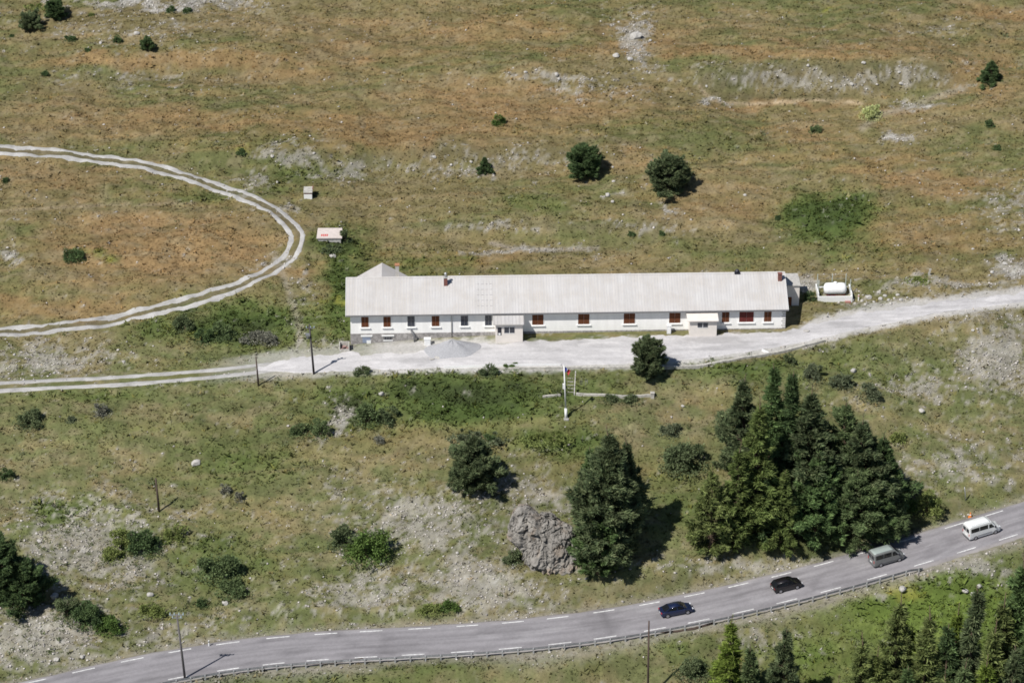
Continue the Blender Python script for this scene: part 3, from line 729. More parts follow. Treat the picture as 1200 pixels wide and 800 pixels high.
    # leader
    for k in range(30 if big else 10):
        q = tpos(.86+.14*rr.random()); P.append(q); a = rr.uniform(0, 6.28); D.append(Vector((math.cos(a)*.7, math.sin(a)*.7, .6)).normalized()); LL.append(R*.12+.15); W.append(.1); CC.append(hi*.9)
    tr.build("trunk", M_bark, t, smooth_=True)
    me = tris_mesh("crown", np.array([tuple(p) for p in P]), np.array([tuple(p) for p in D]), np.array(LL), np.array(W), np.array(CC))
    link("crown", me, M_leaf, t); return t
def shrub(name, label, cat, px, py, top, wpx, pal='pine', group=None, lobes=6, leaf=1.0):
    base = at(px, py-.16*wpx); m = mpp(base); R = wpx*m/2*.86; H = max(.35, (py-.16*wpx-top)*m/CP-.30*wpx*m*SP)
    t = thing(name, label, cat, (base.x, base.y, base.z-.08), 0, group)
    rr = np.random.default_rng(px*31+int(py)); lo, hi = map(np.array, PAL[pal])
    n = int(700+R*R*800); n = min(n, 7000)
    lobes = lobes+int(R*3); cen = np.stack([rr.uniform(-.8, .8, lobes)*R, rr.uniform(-.75, .75, lobes)*R*.8, rr.uniform(.12, .70, lobes)*H], 1); cen[0] = (0, 0, H*.55)
    rad = rr.uniform(.13, .36, lobes)*min(R, H*1.3); rad[0] = min(R, H)*.5
    li = rr.integers(0, lobes, n); d = rr.normal(0, 1, (n, 3)); d /= np.linalg.norm(d, axis=1)[:, None]
    rf = rr.uniform(.35, 1.08, n)**.6*(1+.5*(rr.random(n) > .93))
    P = cen[li]+d*rad[li][:, None]*rf[:, None]*np.array((1.15, 1.0, .95 if H > R else H/R))
    ex_ = rr.random(n) < .16; rad2 = R*np.sqrt(rr.random(n))*1.3; th2 = rr.uniform(0, 6.283, n)
    P[ex_] = np.stack([np.cos(th2)*rad2, np.sin(th2)*rad2*.85, np.abs(rr.normal(0, .13, n))*H], 1)[ex_]
    k = P[:, 2] > -.05; P = P[k]; d = d[k]; li = li[k]; rf = rf[k]; n = len(P)
    D = d+rr.normal(0, .55, (n, 3)); D /= np.linalg.norm(D, axis=1)[:, None]
    s = (.10+.05*R)*leaf
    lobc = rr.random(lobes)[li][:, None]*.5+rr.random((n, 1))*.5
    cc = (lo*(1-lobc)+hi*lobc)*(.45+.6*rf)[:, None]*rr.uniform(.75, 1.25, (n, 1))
    link("foliage", tris_mesh("foliage", P, D, s*rr.uniform(.9, 1.9, n), s*rr.uniform(.6, 1.0, n), cc), M_leaf, t)
    tr = MB()
    for i in range(min(lobes, 6)): tr.tube([(0, 0, 0), (cen[i]*np.array((.5, .5, .55))), tuple(cen[i])], [.05+.02*R, .035, .012], 5, False)
    tr.build("stem", M_bark, t)
    return t
G_UP = "scattered conifers on the upper hillside"; G_CL = "conifers grouped above the road"; G_BR = "conifers on the slope below the road"
conifer("pine_tree", "dark round pine left of the similar one on the hillside behind the roof", "pine", 685, 213, 174, 38, 'deep', 'pine', "two round pines behind the building", 1.6)
conifer("pine_tree", "larger dark round pine on the right on the hillside behind the roof", "pine", 783, 233, 185, 44, 'pine', 'pine', "two round pines behind the building", 1.6)
conifer("fir_tree", "small pointed dark fir alone at the upper right edge of the hillside", "fir", 1160, 102, 73, 30, 'deep', 'cone', None, 1.8)
conifer("pine_tree", "young dark pine left of the two round pines", "pine", 568, 205, 185, 19, 'deep', 'cone', None, 1.5)
conifer("young_fir", "dark young fir at the top left, right one of the upper pair", "fir", 65, 26, 3, 24, 'deep', 'pine', None, 1.5)
conifer("young_fir", "broad young fir at the top left, below and left of its neighbour", "fir", 35, 39, 20, 28, 'pine', 'pine', None, 1.5)
conifer("young_fir", "upright young fir on the left hillside, rightmost of the scattered row", "fir", 173, 61, 46, 15, 'deep', 'pine', None, 1.5)
for a in [(82,49,40,16,'deep',"low dark juniper below the top left pair of young firs"),(138,51,38,13,'deep',"dark juniper left of the upright young fir"),(103,61,55,8,'deep',"tiny dark juniper between two bigger ones"),
          (53,89,82,11,'deep',"small dark juniper on the left hillside lowest of its group"),(47,12,1,34,'olive',"flat olive juniper at the very top left"),(201,16,5,14,'deep',"left small juniper below the top rubble band"),
          (219,16,7,13,'deep',"right small juniper below the top rubble band"),(107,20,14,8,'olive',"faint small juniper right of the top left firs"),(13,44,39,9,'deep',"tiny dark juniper at the left edge near the top"),
          (584,148,128,17,'lime',"small bright green shrub on the rusty upper hillside"),(88,307,289,28,'deep',"dark shrub inside the loop of the dirt track"),(7,215,206,10,'deep',"tiny shrub at the left edge inside the track loop"),
          (34,502,473,35,'pine',"round dark green shrub at the left below the valley track"),(120,488,468,24,'purple',"grey brown shrub below the valley track"),(83,495,485,14,'sage',"small pale grey shrub between two larger shrubs at left"),
          (7,562,543,20,'deep',"dark shrub cut by the left edge of the view"),(956,157,145,15,'grey',"small grey shrub left of the flat grey slab"),(1020,142,118,26,'pale',"pale yellowish shrub beside the upper right rubble"),
          (740,276,270,9,'deep',"tiny dark shrub behind the roof, left of two"),(776,276,268,7,'deep',"tiny dark shrub behind the roof, right of two"),(912,258,250,9,'deep',"small shrub at the edge of the deep green patch"),
          (1076,332,320,30,'olive',"broad low shrub on the bank above the white rocks"),(282,182,172,14,'deep',"dark shrub in the yellow patch on the left hillside"),(297,402,384,34,'purple',"grey brown bush beside the track under the green bank"),
          (315,405,386,24,'purple',"second grey brown bush right beside the thin wooden post"),(215,388,362,26,'pine',"green bush in the bank between the two tracks"),(262,400,372,32,'grey',"large grey green bush in the lush bank"),(240,404,378,24,'deep',"dark bush left of the large grey green bush in the bank"),
          (717,472,459,20,'pine',"left clipped round bush on the low terrace wall"),(742,473,459,24,'pine',"right clipped round bush on the low terrace wall"),(573,441,424,26,'pine',"leafy green shrub at the edge of the gravel yard"),
          (600,434,424,22,'lime',"bright low shrub on the kerb of the gravel yard"),(425,440,426,22,'pine',"round green shrub at the lower edge of the yard"),(375,515,482,28,'grey',"tall grey green weed bush left of the bare patch"),(350,512,492,26,'grey',"grey green weed bush farther left of the bare patch"),
          (430,500,460,34,'grey',"tall grey green bush right of the bare patch"),(455,498,468,28,'pine',"leafy bush at the edge of the deep green bank"),(445,519,508,16,'purple',"tiny dark bush in the dry grass under the green bank"),
          (430,661,604,54,'lime',"bright green rounded bush on the slope above the road"),(401,644,606,38,'pine',"darker green bush behind the bright rounded bush"),(527,716,696,26,'lime',"bright low bush close above the road"),
          (503,719,702,32,'olive',"olive low bush left of the bright one close above the road"),(800,556,510,56,'pine',"wide dark green bush right of the big pine"),(602,662,636,26,'pine',"dark green bush at the left foot of the great boulder"),
          (145,648,608,36,'olive',"dark olive juniper on the scree, left end of the long clump"),(170,650,612,42,'deep',"dark juniper in the middle of the long clump on the scree"),(205,636,612,30,'olive',"olive juniper at the right end of the long clump on the scree"),
          (133,658,636,30,'olive',"low olive juniper below the long clump on the scree"),(257,682,640,52,'grey',"large dark grey green bush on the slope left of centre"),(272,700,676,38,'grey',"smaller bush below the large grey green bush"),
          (238,712,694,20,'deep',"small dark bush near the roadside pole"),(178,722,700,38,'olive',"low olive bush above the roadside pole"),(78,725,690,34,'pine',"dark green shrub right of the left edge conifers"),
          (100,735,694,46,'deep',"dark bushy juniper above the road at lower left"),(130,742,716,38,'lime',"brighter green shrub joined to the dark juniper at lower left"),(265,578,562,14,'purple',"tiny dark bush in dry grass, left of two above the slope"),
          (281,588,572,12,'purple',"tiny dark bush in dry grass, right of two above the slope"),(1086,606,566,38,'olive',"dark shrub beside the road right of the conifer group"),(1063,600,580,26,'lime',"bright green shrub under the right side of the conifer group"),
          (810,795,762,44,'pine',"broad green bush below the road near the thin post"),(925,428,408,16,'pine',"small green bush at the kerb wall"),(952,448,418,26,'sage',"bluish green sapling bush below the kerb wall"),(985,455,432,30,'sage',"grey sapling bush behind the conifer group"),
          (1018,470,440,30,'sage',"grey green bush above the right side of the conifer group"),(785,512,490,26,'sage',"faint grey green bush above the wide dark bush"),(560,520,498,70,'sage',"wide loose grey green bush behind the windswept pine"),
          (575,520,506,18,'deep',"small dark bush right behind the windswept pine"),(640,520,500,60,'olive',"wide low green bush in the grass above the boulder"),(1053,520,500,22,'olive',"small bush on the slope right of the conifers"),(949,354,334,14,'deep',"dark bush in the corner between the flat roofed shed and the tub"),(1160,150,138,12,'deep',"tiny dark bush on the upper right hillside under the fir"),
          (1168,176,168,10,'deep',"smallest dark bush at the right on the upper hillside"),(405,285,262,14,'pine',"narrow dark green bush at the right side of the flat concrete slab roof"),(387,296,283,30,'pine',"low dark green bush in front of the flat concrete slab roof")]:
    px_, py_, top_, w_, pal_, lab = a
    shrub("juniper_bush" if 'juniper' in lab else "shrub", lab, "bush", px_, py_, top_, w_, pal_)
conifer("pine_tree", "full round pine standing at the lower edge of the gravel yard", "pine", 760, 446, 397, 40, 'pine', 'pine', None, 1.7)
conifer("pine_tree", "windswept dark pine alone on the slope left of the boulder", "pine", 556, 584, 508, 62, 'pine', 'broad', None, 1.7, (-.3, 0))
conifer("pine_tree", "biggest pine standing right beside the great boulder", "pine", 709, 672, 500, 80, 'pine', 'broad', None, 1.6)
conifer("pine_tree", "shorter right hand top joined to the biggest pine", "pine", 731, 644, 512, 40, 'pine', 'broad', None, 1.5)
conifer("pine_tree", "slimmer pine merging with the left flank of the biggest pine", "pine", 690, 645, 524, 46, 'spruce', 'cone', None, 1.0)
conifer("pine_tree", "lower pine crown at the foot of the biggest pine", "pine", 700, 682, 606, 50, 'spruce', 'pine', None, 1.0)
for a in [(868,566,440,58,'pine','broad',"dark pine at the upper left end of the conifer group"),(900,590,430,52,'spruce','cone',"tallest spruce with thin pointed top in the conifer group"),
          (921,600,438,54,'deep','cone',"dark spruce just right of the tallest one in the conifer group"),(944,612,454,78,'pine','broad',"dark pine with leaning top in the middle of the conifer group"),
          (882,636,468,74,'larch','larch',"yellow green larch at the front left of the conifer group"),(832,658,545,66,'dullarch','larch',"dull green larch at the lower left end of the conifer group"),
          (862,652,520,50,'larch','larch',"slender yellow green larch between two wider larches"),(985,604,468,84,'grey','broad',"grey green pine at the upper right of the conifer group"),
          (1004,626,488,86,'pine','broad',"wide spreading pine on the right side of the conifer group"),(1030,618,508,64,'deep','broad',"dark wide pine at the right edge of the conifer group"),
          (1000,650,550,92,'grey','broad',"low broad pale pine at the front right of the conifer group"),(915,652,552,48,'larch','cone',"bright green young spruce at the front of the conifer group"),
          (955,640,530,80,'spruce','broad',"dark pine in the shaded heart of the conifer group"),(895,640,560,40,'deep','cone',"dark small spruce squeezed between larch and young spruce"),(1020,640,575,56,'deep','pine',"low dark pine at the lower right of the conifer group")]:
    conifer({'larch': 'larch_tree', 'cone': 'spruce_tree', 'pine': 'pine_tree', 'broad': 'pine_tree'}[a[5]], a[6], a[5].replace('cone', 'spruce').replace('broad', 'pine'), a[0], a[1], a[2], a[3], a[4], a[5], G_CL, 1.0)
for a in [(2,712,630,66,'deep','pine',"tall dark pine cut by the left edge of the view"),(28,722,655,52,'deep','pine',"lower dark pine at the left edge, right of the taller one")]:
    conifer("pine_tree", a[6], "pine", a[0], a[1], a[2], a[3], a[4], a[5], None, 1.2)
for a in [(853,850,727,52,'lime2','larch',"bright yellow green larch below the road near the thin post"),(876,860,760,30,'grey','narrow',"thin grey green conifer right of the bright larch"),
          (915,865,742,60,'pine','cone',"dark green spruce alone below the guardrail"),(1042,880,700,66,'dullarch','larch',"dull larch left of the bottom right thicket"),(1020,900,762,50,'olive','larch',"small olive larch at the bottom edge left of the thicket"),
          (1075,900,715,58,'dullarch','larch',"dull olive larch second in the bottom right thicket"),(1098,905,735,64,'deep','cone',"dark spruce in the bottom right thicket"),(1128,900,692,44,'pine','cone',"slim green spruce behind the bottom right thicket"),
          (1150,910,730,66,'dullarch','larch',"wide dull green larch in the bottom right thicket"),(1180,860,655,44,'spruce','narrow',"tallest dark narrow conifer at the right edge below the road"),(1196,900,700,60,'spruce','cone',"green spruce cut by the right edge of the view"),
          (1120,925,775,70,'grey','larch',"grey green larch at the bottom edge of the thicket"),(1175,925,760,60,'pine','cone',"green spruce low at the bottom right corner"),(1055,925,785,50,'spruce','cone',"small dark spruce at the bottom edge of the thicket"),
          (975,925,795,40,'dullarch','larch',"small larch tip showing at the bottom edge"),
          (1000,905,745,56,'dullarch','larch',"loose dull larch at the left end of the bottom right thicket"),(1060,870,735,52,'lime2','larch',"light green larch in front of the two dull larches of the thicket"),
          (1110,870,712,50,'lime2','larch',"light green larch behind the dark spruce of the thicket"),(1163,880,700,56,'dullarch','larch',"dull larch leaning on the tallest narrow conifer"),
          (1143,935,770,60,'lime2','larch',"bright larch at the bottom edge right of the middle of the thicket"),(1095,935,790,56,'dullarch','larch',"low dull larch at the very bottom of the thicket")]:
    conifer({'larch': 'larch_tree', 'cone': 'spruce_tree', 'narrow': 'cypress_like_conifer'}[a[5]], a[6], {'larch': 'larch', 'cone': 'spruce', 'narrow': 'conifer'}[a[5]], a[0], a[1], a[2]-9, a[3]*1.1, a[4], a[5], G_BR, .9)

# ------------------------------------------------------------------ the long building
P0 = Vector(unproject(411, 391, .35)); P1 = Vector(unproject(920, 384, .35))
BL = (P1-P0).length; BYAW = math.atan2(P1.y-P0.y, P1.x-P0.x)
def lx(px): return (px-411)/509*BL
M_wall = pm("white_render", (.88,.87,.85), .9, .06, .8, vec=(1.6, 1, .35))
M_cream = pm("cream_render", (.74,.69,.64), .9, .06, 1.5, .004)
M_conc = pm("concrete", (.45,.435,.41), .9, .2, 2.5, .01)
M_concw = pm("pale_concrete", (.46,.44,.40), .9, .35, 2.2, .02)
M_brown = pm("brown_shutter_paint", (.16,.058,.026), .75, .3, 3.0, 0, vec=(6, 1, 1))
M_red = pm("dark_red_paint", (.16,.035,.03), .7, .2, 3.0)
M_white = pm("white_paint", (.82,.82,.81), .6, .05, 2.0)
M_dark = pm("dark_opening", (.03,.03,.04), .5, .3, 2.0)
M_brick = pm("old_brick", (.20,.085,.07), .9, .35, 6.0, .01)
M_galv = pm("galvanised_steel", (.48,.49,.50), .45, .15, 4.0, 0, .7, .5)
M_dgal = pm("weathered_steel", (.20,.20,.21), .6, .25, 4.0, 0, .4, .4)
def glassmat(name, col, rough=.12):
    m, nt, b = newmat(name); n = tex_noise(nt, 1.5, 3)
    nt.links.new(mulcol(nt, col, maprange(nt, n.outputs["Fac"], .3, .7, .7, 1.3)), b.inputs["Base Color"])
    b.inputs["Roughness"].default_value = rough; b.inputs["Specular IOR Level"].default_value = .6; return m
M_glass = glassmat("window_glass", (.035,.04,.055))
# metal sheet roof: pale, faintly stained, seams modelled
m, nt, b = newmat("sheet_roof"); M_roof = m
n1 = tex_noise(nt, .35, 5, .6); n2 = tex_noise(nt, 1.0, 5, .7, vec=(2.2, .12, .12))
cr = nt.nodes.new("ShaderNodeValToRGB"); cr.color_ramp.elements[0].position = .35; cr.color_ramp.elements[0].color = (.52,.49,.46,1)
cr.color_ramp.elements[1].position = .62; cr.color_ramp.elements[1].color = (.57,.555,.545,1); nt.links.new(n1.outputs["Fac"], cr.inputs[0])
nt.links.new(mulcol(nt, cr.outputs[0], maprange(nt, n2.outputs["Fac"], .3, .7, .87, 1.06)), b.inputs["Base Color"])
b.inputs["Roughness"].default_value = .55; b.inputs["Specular IOR Level"].default_value = .3
M_seam = pm("roof_seams", (.49,.475,.475), .6, .1, 1.0)
# rubble stone base
m, nt, b = newmat("rubble_stone"); M_rubble = m
vo = nt.nodes.new("ShaderNodeTexVoronoi"); tc = nt.nodes.new("ShaderNodeTexCoord"); vo.inputs["Scale"].default_value = 2.6; nt.links.new(tc.outputs["Object"], vo.inputs["Vector"])
vd = nt.nodes.new("ShaderNodeTexVoronoi"); vd.feature = 'DISTANCE_TO_EDGE'; vd.inputs["Scale"].default_value = 2.6; nt.links.new(tc.outputs["Object"], vd.inputs["Vector"])
sx = nt.nodes.new("ShaderNodeSeparateColor"); nt.links.new(vo.outputs["Color"], sx.inputs[0])
f1 = maprange(nt, sx.outputs[0], 0, 1, .7, 1.25); f2 = maprange(nt, vd.outputs["Distance"], 0, .08, .65, 1.0)
mm = nt.nodes.new("ShaderNodeMath"); mm.operation = 'MULTIPLY'; nt.links.new(f1, mm.inputs[0]); nt.links.new(f2, mm.inputs[1])
nt.links.new(mulcol(nt, (.36,.34,.33), mm.outputs[0]), b.inputs["Base Color"]); b.inputs["Roughness"].default_value = .95; bump(nt, b, vd.outputs["Distance"], .6, .05)

bld = thing("barracks_building", "long single storey white building with pale sheet metal roof beside the gravel yard", "building", (P0.x, P0.y, 0), BYAW)
EV, OH, RY = 3.72, .62, 5.6
TAN = math.tan(math.radians(26)); RZ = EV+(RY+OH)*TAN; DEP = 2*RY
wl = MB(); wt = EV+OH*TAN-.14
wl.extr([(0,.35),(0,wt),(RY,RZ-.16),(DEP,wt),(DEP,.35)], 0, BL, 'x'); wl.build("wall", M_wall, bld)
sb = MB(); sb.b2((-.05,-.05,-3.2), (BL+.05,DEP+.05,.345)); sb.build("stone_base", M_rubble, bld)
RX0, RX1 = -.62, BL+.28
rf = MB(); th = .12
rf.extr([(-OH,EV),(RY,RZ),(DEP+OH,EV),(DEP+OH,EV-th),(RY,RZ-th),(-OH,EV-th)], RX0, RX1, 'x')
roof = rf.build("roof", M_roof, bld)
se = MB(); nrib = int((RX1-RX0)/.42)
nz = Vector((0, -math.sin(math.radians(26)), math.cos(math.radians(26))))
for i in range(nrib+1):
    x = RX0+.04+i*(RX1-RX0-.08)/nrib; h = .03
    a = Vector((x, -OH+.01, EV+.003)); c_ = Vector((x, RY-.02, RZ-.006))
    for sgn in (1, -1):
        if sgn == -1: a = Vector((x, DEP+OH-.01, EV+.003)); 
        n_ = Vector((0, -nz.y*-1 if sgn == -1 else nz.y, nz.z))
        w_ = .04
        vs = [a+Vector((-w_, 0, 0)), a+Vector((w_, 0, 0)), c_+Vector((w_, 0, 0)), c_+Vector((-w_, 0, 0))]
        vs += [v+n_*h for v in vs]
        se.add(vs, [(0,1,2,3),(7,6,5,4),(0,4,5,1),(1,5,6,2),(2,6,7,3),(3,7,4,0)])
se.build("roof_seams", M_seam, roof)
rc_ = MB(); rc_.extr([(RY-.22,RZ-.05),(RY,RZ+.075),(RY+.22,RZ-.05)], RX0-.02, RX1+.02, 'x'); rc_.build("ridge_cap", M_roof, roof)
gt = MB(); gt.b2((RX0,-OH-.12,EV-.2), (RX1,-OH-.003,EV-.07)); gt.build("gutter", M_dgal, bld)
# barge boards
bb = MB()
for x0_, x1_ in ((RX0-.05, RX0-.003), (RX1+.003, RX1+.05)):
    bb.extr([(-OH,EV+.03),(RY,RZ+.03),(DEP+OH,EV+.03),(DEP+OH,EV-.22),(RY,RZ-.22),(-OH,EV-.22)], x0_, x1_, 'x')
bb.build("barge_board", M_white, bld)
# snow guards: four columns of small dark lugs
for i in range(5):
    for j in range(4):
        t_ = .22+.145*i; x = lx(560.5+5*j); y = -OH+(RY+OH)*(1-t_)
        MB().box((x, y, EV+(y+OH)*TAN+.04), (.30,.06,.06), rx=math.radians(26)).build("snow_guard", M_seam, roof)
# rear cross wing
wx0, wxc, wx1 = lx(447)-4.95, lx(447)+.05, lx(447)+5.05
wg = MB(); hr = 5.55; T33 = math.tan(math.radians(31)); wb = DEP+1.5; ez = hr-5.0*T33
wg.extr([(wx0+.3,.35),(wx0+.3,ez),(wxc,hr-.2),(wx1-.3,ez),(wx1-.3,.35)], RY+1.0, wb-.3, 'y'); wing = wg.build("rear_wing", M_wall, bld)
wr = MB(); wr.extr([(wx0,ez),(wxc,hr),(wx1,ez),(wx1,ez-.12),(wxc,hr-.12),(wx0,ez-.12)], RY+1.2, wb, 'y'); wr.build("wing_roof", M_roof, wing)
sw = MB()
for i in range(14):
    y = RY+1.4+(wb-RY-1.4)*i/13
    for sgn in (-1, 1):
        a = Vector((wxc, y, hr)); c2 = Vector((wxc+sgn*4.98, y, ez+.01)); n_ = Vector((sgn*T33, 0, 1)).normalized()
        vs = [a+Vector((0,-.03,0)), a+Vector((0,.03,0)), c2+Vector((0,.03,0)), c2+Vector((0,-.03,0))]; vs += [v+n_*.05 for v in vs]
        sw.add(vs, [(0,1,2,3),(7,6,5,4),(0,4,5,1),(1,5,6,2),(2,6,7,3),(3,7,4,0)])
sw.build("wing_seams", M_seam, wing)
# chimneys and roof vent
def chimney(x, y, w, h, mat, cap, pipe=0):
    zb = EV+(min(y, DEP-y)+OH)*TAN
    m_ = MB(); m_.b2((x-w/2,y-w/2,zb-.5), (x+w/2,y+w/2,zb+h)); ch = m_.build("chimney", mat, bld, .01)
    c_ = MB(); c_.b2((x-w/2-.07,y-w/2-.07,zb+h+.003), (x+w/2+.07,y+w/2+.07,zb+h+.09)); c_.build("chimney_cap", cap, ch)
    if pipe:
        p_ = MB(); p_.tube([(x,y,zb+h), (x,y,zb+h+pipe)], .15, 10); p_.tube([(x,y,zb+h+pipe+.05), (x,y,zb+h+pipe+.2)], [.24,.04], 10); p_.build("flue", M_galv, ch)
chimney(lx(522.7), 4.25, .52, 1.15, M_brick, M_conc, .65)
chimney(lx(915.5), 4.3, .55, 1.0, M_brick, M_brick)
ch = MB(); ch.b2((lx(463.5),RY+3.2,4.0), (lx(463.5)+.55,RY+3.75,7.0)); cho = ch.build("chimney", M_conc, bld)
ch = MB(); ch.b2((lx(463.5)-.08,RY+3.12,7.003), (lx(463.5)+.63,RY+3.83,7.15)); ch.build("chimney_cap", pm("terracotta", (.42,.20,.11), .85, .2), cho)
vt = MB(); vt.tube([(lx(866),RY-.1,RZ-.1),(lx(866),RY-.1,RZ+.42)], .2, 10); vt.tube([(lx(866),RY-.1,RZ+.36),(lx(866),RY-.1,RZ+.62)], [.36,.1], 10)
vt.box((lx(866),RY-.1,RZ+.03), (.8,.6,.2)); vt.build("roof_vent", M_dark, bld)
# windows
def window(px, wpx, kind, z0=1.42, z1=3.12):
    x = lx(px); w = wpx*BL/509; d = .02
    m_ = MB(); fw = .07
    for a, c_ in (((x-w/2-fw,-.05,z0-fw),(x-w/2,.02,z1+fw)), ((x+w/2,-.05,z0-fw),(x+w/2+fw,.02,z1+fw)), ((x-w/2,-.05,z1),(x+w/2,.02,z1+fw)), ((x-w/2,-.05,z0-fw),(x+w/2,.02,z0))): m_.b2(a, c_)
    wn = m_.build("window", M_wall if kind != 'dark' else M_white, bld)
    s_ = MB(); s_.b2((x-w/2-.22,-.20,z0-.20), (x+w/2+.22,-.003,z0-.075)); s_.build("sill", M_white, wn, .01)
    if kind in ('brown', 'red'):
        n_ = 2
        for k in range(n_):
            sh = MB(); a = x-w/2+w*k/n_+.012; c_ = x-w/2+w*(k+1)/n_-.012
            sh.b2((a,-.03,z0+.01), (c_,-.012,z1-.01))
            q = int((z1-z0)/.17)
            for r in range(q): zc = z0+.09+r*.17; sh.box(((a+c_)/2,-.045,zc), (c_-a-.08,.02,.12), rx=.25)
            sh.build("shutter", M_brown if kind == 'brown' else M_red, wn)
    else:
        g_ = MB(); g_.b2((x-w/2+.01,-.012,z0+.01), (x+w/2-.01,-.004,z1-.01)); g_.build("pane", M_glass, wn)
        b_ = MB(); b_.b2((x-.025,-.04,z0), (x+.025,-.014,z1)); b_.b2((x-w/2,-.04,z0+1.05), (x+w/2,-.016,z0+1.10)); b_.build("glazing_bar", M_dgal, wn)
for px, w, k in [(428,8.7,'brown'),(453.8,8.7,'brown'),(481.8,8.5,'dark'),(510.3,9,'brown'),(544,8.5,'dark'),(572,8,'dark'),(629.7,13.3,'brown'),(683.4,13.3,'brown'),(736.8,13.3,'brown'),(790,13.3,'brown'),(849.5,8.8,'brown'),(874,17,'red'),(899,8.8,'brown')]:
    window(px, w, k)
# basement openings
m_ = MB(); x = lx(429.5); m_.b2((x-.85,-.16,-.12), (x+.85,-.053,.12)); bw = m_.build("basement_window", M_white, bld)
g_ = MB(); g_.b2((x-.62,-.07,-1.15), (x+.55,-.056,-.125)); g_.build("pane", pm("blue_grey_board", (.25,.29,.38), .6, .2), bw)
g_ = MB(); g_.b2((x-.02,-.12,-1.75), (x+.62,-.06,-.75)); g_.build("hatch", M_white, bw)
m_ = MB(); x = lx(454.5); m_.b2((x-.9,-.16,-.10), (x+.9,-.053,.10)); m_.b2((x-.7,-.16,-.86), (x+.7,-.053,-.72)); bw = m_.build("basement_window", M_white, bld)
g_ = MB(); g_.b2((x-.62,-.065,-.715), (x+.62,-.055,-.105)); g_.build("pane", M_dark, bw)
g_ = MB()
for k in range(5): g_.b2((x-.5+.25*k-.02,-.1,-.715), (x-.5+.25*k+.02,-.066,-.105))
g_.build("bars", M_galv, bw)
fp = MB(); x = lx(485); fp.tube([(x-.35,-.1,.75),(x-.3,-.45,.72),(x-.05,-.62,.45),(x+.05,-.62,-.1),(x+.08,-.6,-.9)], .17, 10); fp.build("flue_pipe", M_dgal, bld, smooth_=True)
dp = MB(); x = lx(529); dp.tube([(x,-OH-.05,EV-.15),(x,-.1,EV-.6),(x,-.1,-1.4)], .06, 8); dp.build("downpipe", M_galv, bld, smooth_=True)
# quoins on the right corner
qn = MB()
for k in range(9): qn.b2((BL-.45-(k % 2)*.15,-.035,.36+k*.36), (BL-.003,-.004,.36+k*.36+.18))
qn.build("quoins", M_conc, bld)
# porches
def porch(px0, px1, rpx0, rpx1, ztop, proj, zb, mat, wins, rmat, wz0, wz1):
    a, c_ = lx(px0), lx(px1); r0, r1 = lx(rpx0), lx(rpx1)
    m_ = MB(); m_.b2((a,-proj,zb), (c_,-.06,ztop-.08)); p_ = m_.build("porch", mat, bld)
    r_ = MB(); f0 = ztop-.02; bk = ztop+.42
    r_.extr([(-proj-.45,f0-.14),(-proj-.45,f0-.02),(-.06,bk),(-.06,bk-.12)], r0, r1, 'x')
    pr = r_.build("porch_roof", rmat, p_)
    w_ = MB(); slope = (bk-f0+.02)/(proj+.39)
    for i in range(9):
        x = r0+.1+(r1-r0-.2)*i/8; w_.add([(x-.03,-proj-.44,f0-.015),(x+.03,-proj-.44,f0-.015),(x+.03,-.07,bk),(x-.03,-.07,bk),(x-.03,-proj-.44,f0+.035),(x+.03,-proj-.44,f0+.035),(x+.03,-.07,bk+.05),(x-.03,-.07,bk+.05)], [(3,2,1,0),(4,5,6,7),(0,1,5,4),(1,2,6,5),(2,3,7,6),(3,0,4,7)])
    if rmat is M_roof: w_.build("roof_seams", M_seam, p_)
    for (u, v) in wins:
        w_ = MB(); w_.b2((lx(u),-proj-.02,wz0), (lx(v),-proj-.003,wz1)); w_.build("pane", M_glass, p_)
        w_ = MB()
        for q, s_ in (((lx(u)-.05,-proj-.05,wz0-.06),(lx(v)+.05,-proj-.004,wz0-.002)), ((lx(u)-.05,-proj-.05,wz1+.002),(lx(v)+.05,-proj-.004,wz1+.06)), (((lx(u)+lx(v))/2-.03,-proj-.05,wz0),((lx(u)+lx(v))/2+.03,-proj-.022,wz1))): w_.b2(q, s_)
        w_.build("window_frame", M_white, p_)
    return p_
pp = porch(580, 611.5, 577, 613, 3.05, 2.35, -1.2, M_cream, [(590,602)], M_roof, 1.35, 2.35)
d_ = MB(); d_.b2((lx(582.2),-2.37,1.0), (lx(586.8),-2.353,2.3)); d_.build("door_pane", M_dark, pp)
d_ = MB(); d_.b2((lx(583.2),-2.385,1.05), (lx(585.6),-2.373,1.4)); d_.build("notice", M_white, pp)
pp = porch(806.5, 838, 803, 839.5, 2.95, 1.9, -.6, M_cream, [(815.5,827.5)], M_cream, 1.6, 2.4)
BM = Matrix.Translation((P0.x, P0.y, 0)) @ Matrix.Rotation(BYAW, 4, 'Z')
def blw(x, y, z=None):
    p = BM @ Vector((x, y, 0)); return Vector((p.x, p.y, float(ground(p.x, p.y)) if z is None else z))
# white cabinets by the wall
def cabinet(px, y, w, h, d, lab):
    p = blw(lx(px), y); t = thing("utility_cabinet", lab, "cabinet", p, BYAW)
    m_ = MB(); m_.b2((-w/2,-d/2,-.15), (w/2,d/2,h)); m_.build("body", M_white if h < 1.2 else pm("light_grey_plastic", (.6,.61,.63), .6, .08), t, .02)
    m_ = MB(); m_.box((0,-.02,h+.04), (w+.08,d+.08,.07)); m_.build("lid", M_white, t, .01)
    m_ = MB(); m_.b2((-w/2+.06,-d/2-.02,.1), (w/2-.06,-d/2-.003,h-.08)); m_.build("door", M_white, t)
cabinet(500.5, -1.6, .95, .95, .7, "low white cabinet standing at the foot of the stone base near the gravel heap")
cabinet(783, -.75, .6, 1.3, .5, "tall narrow light grey cabinet standing left of the right hand porch")
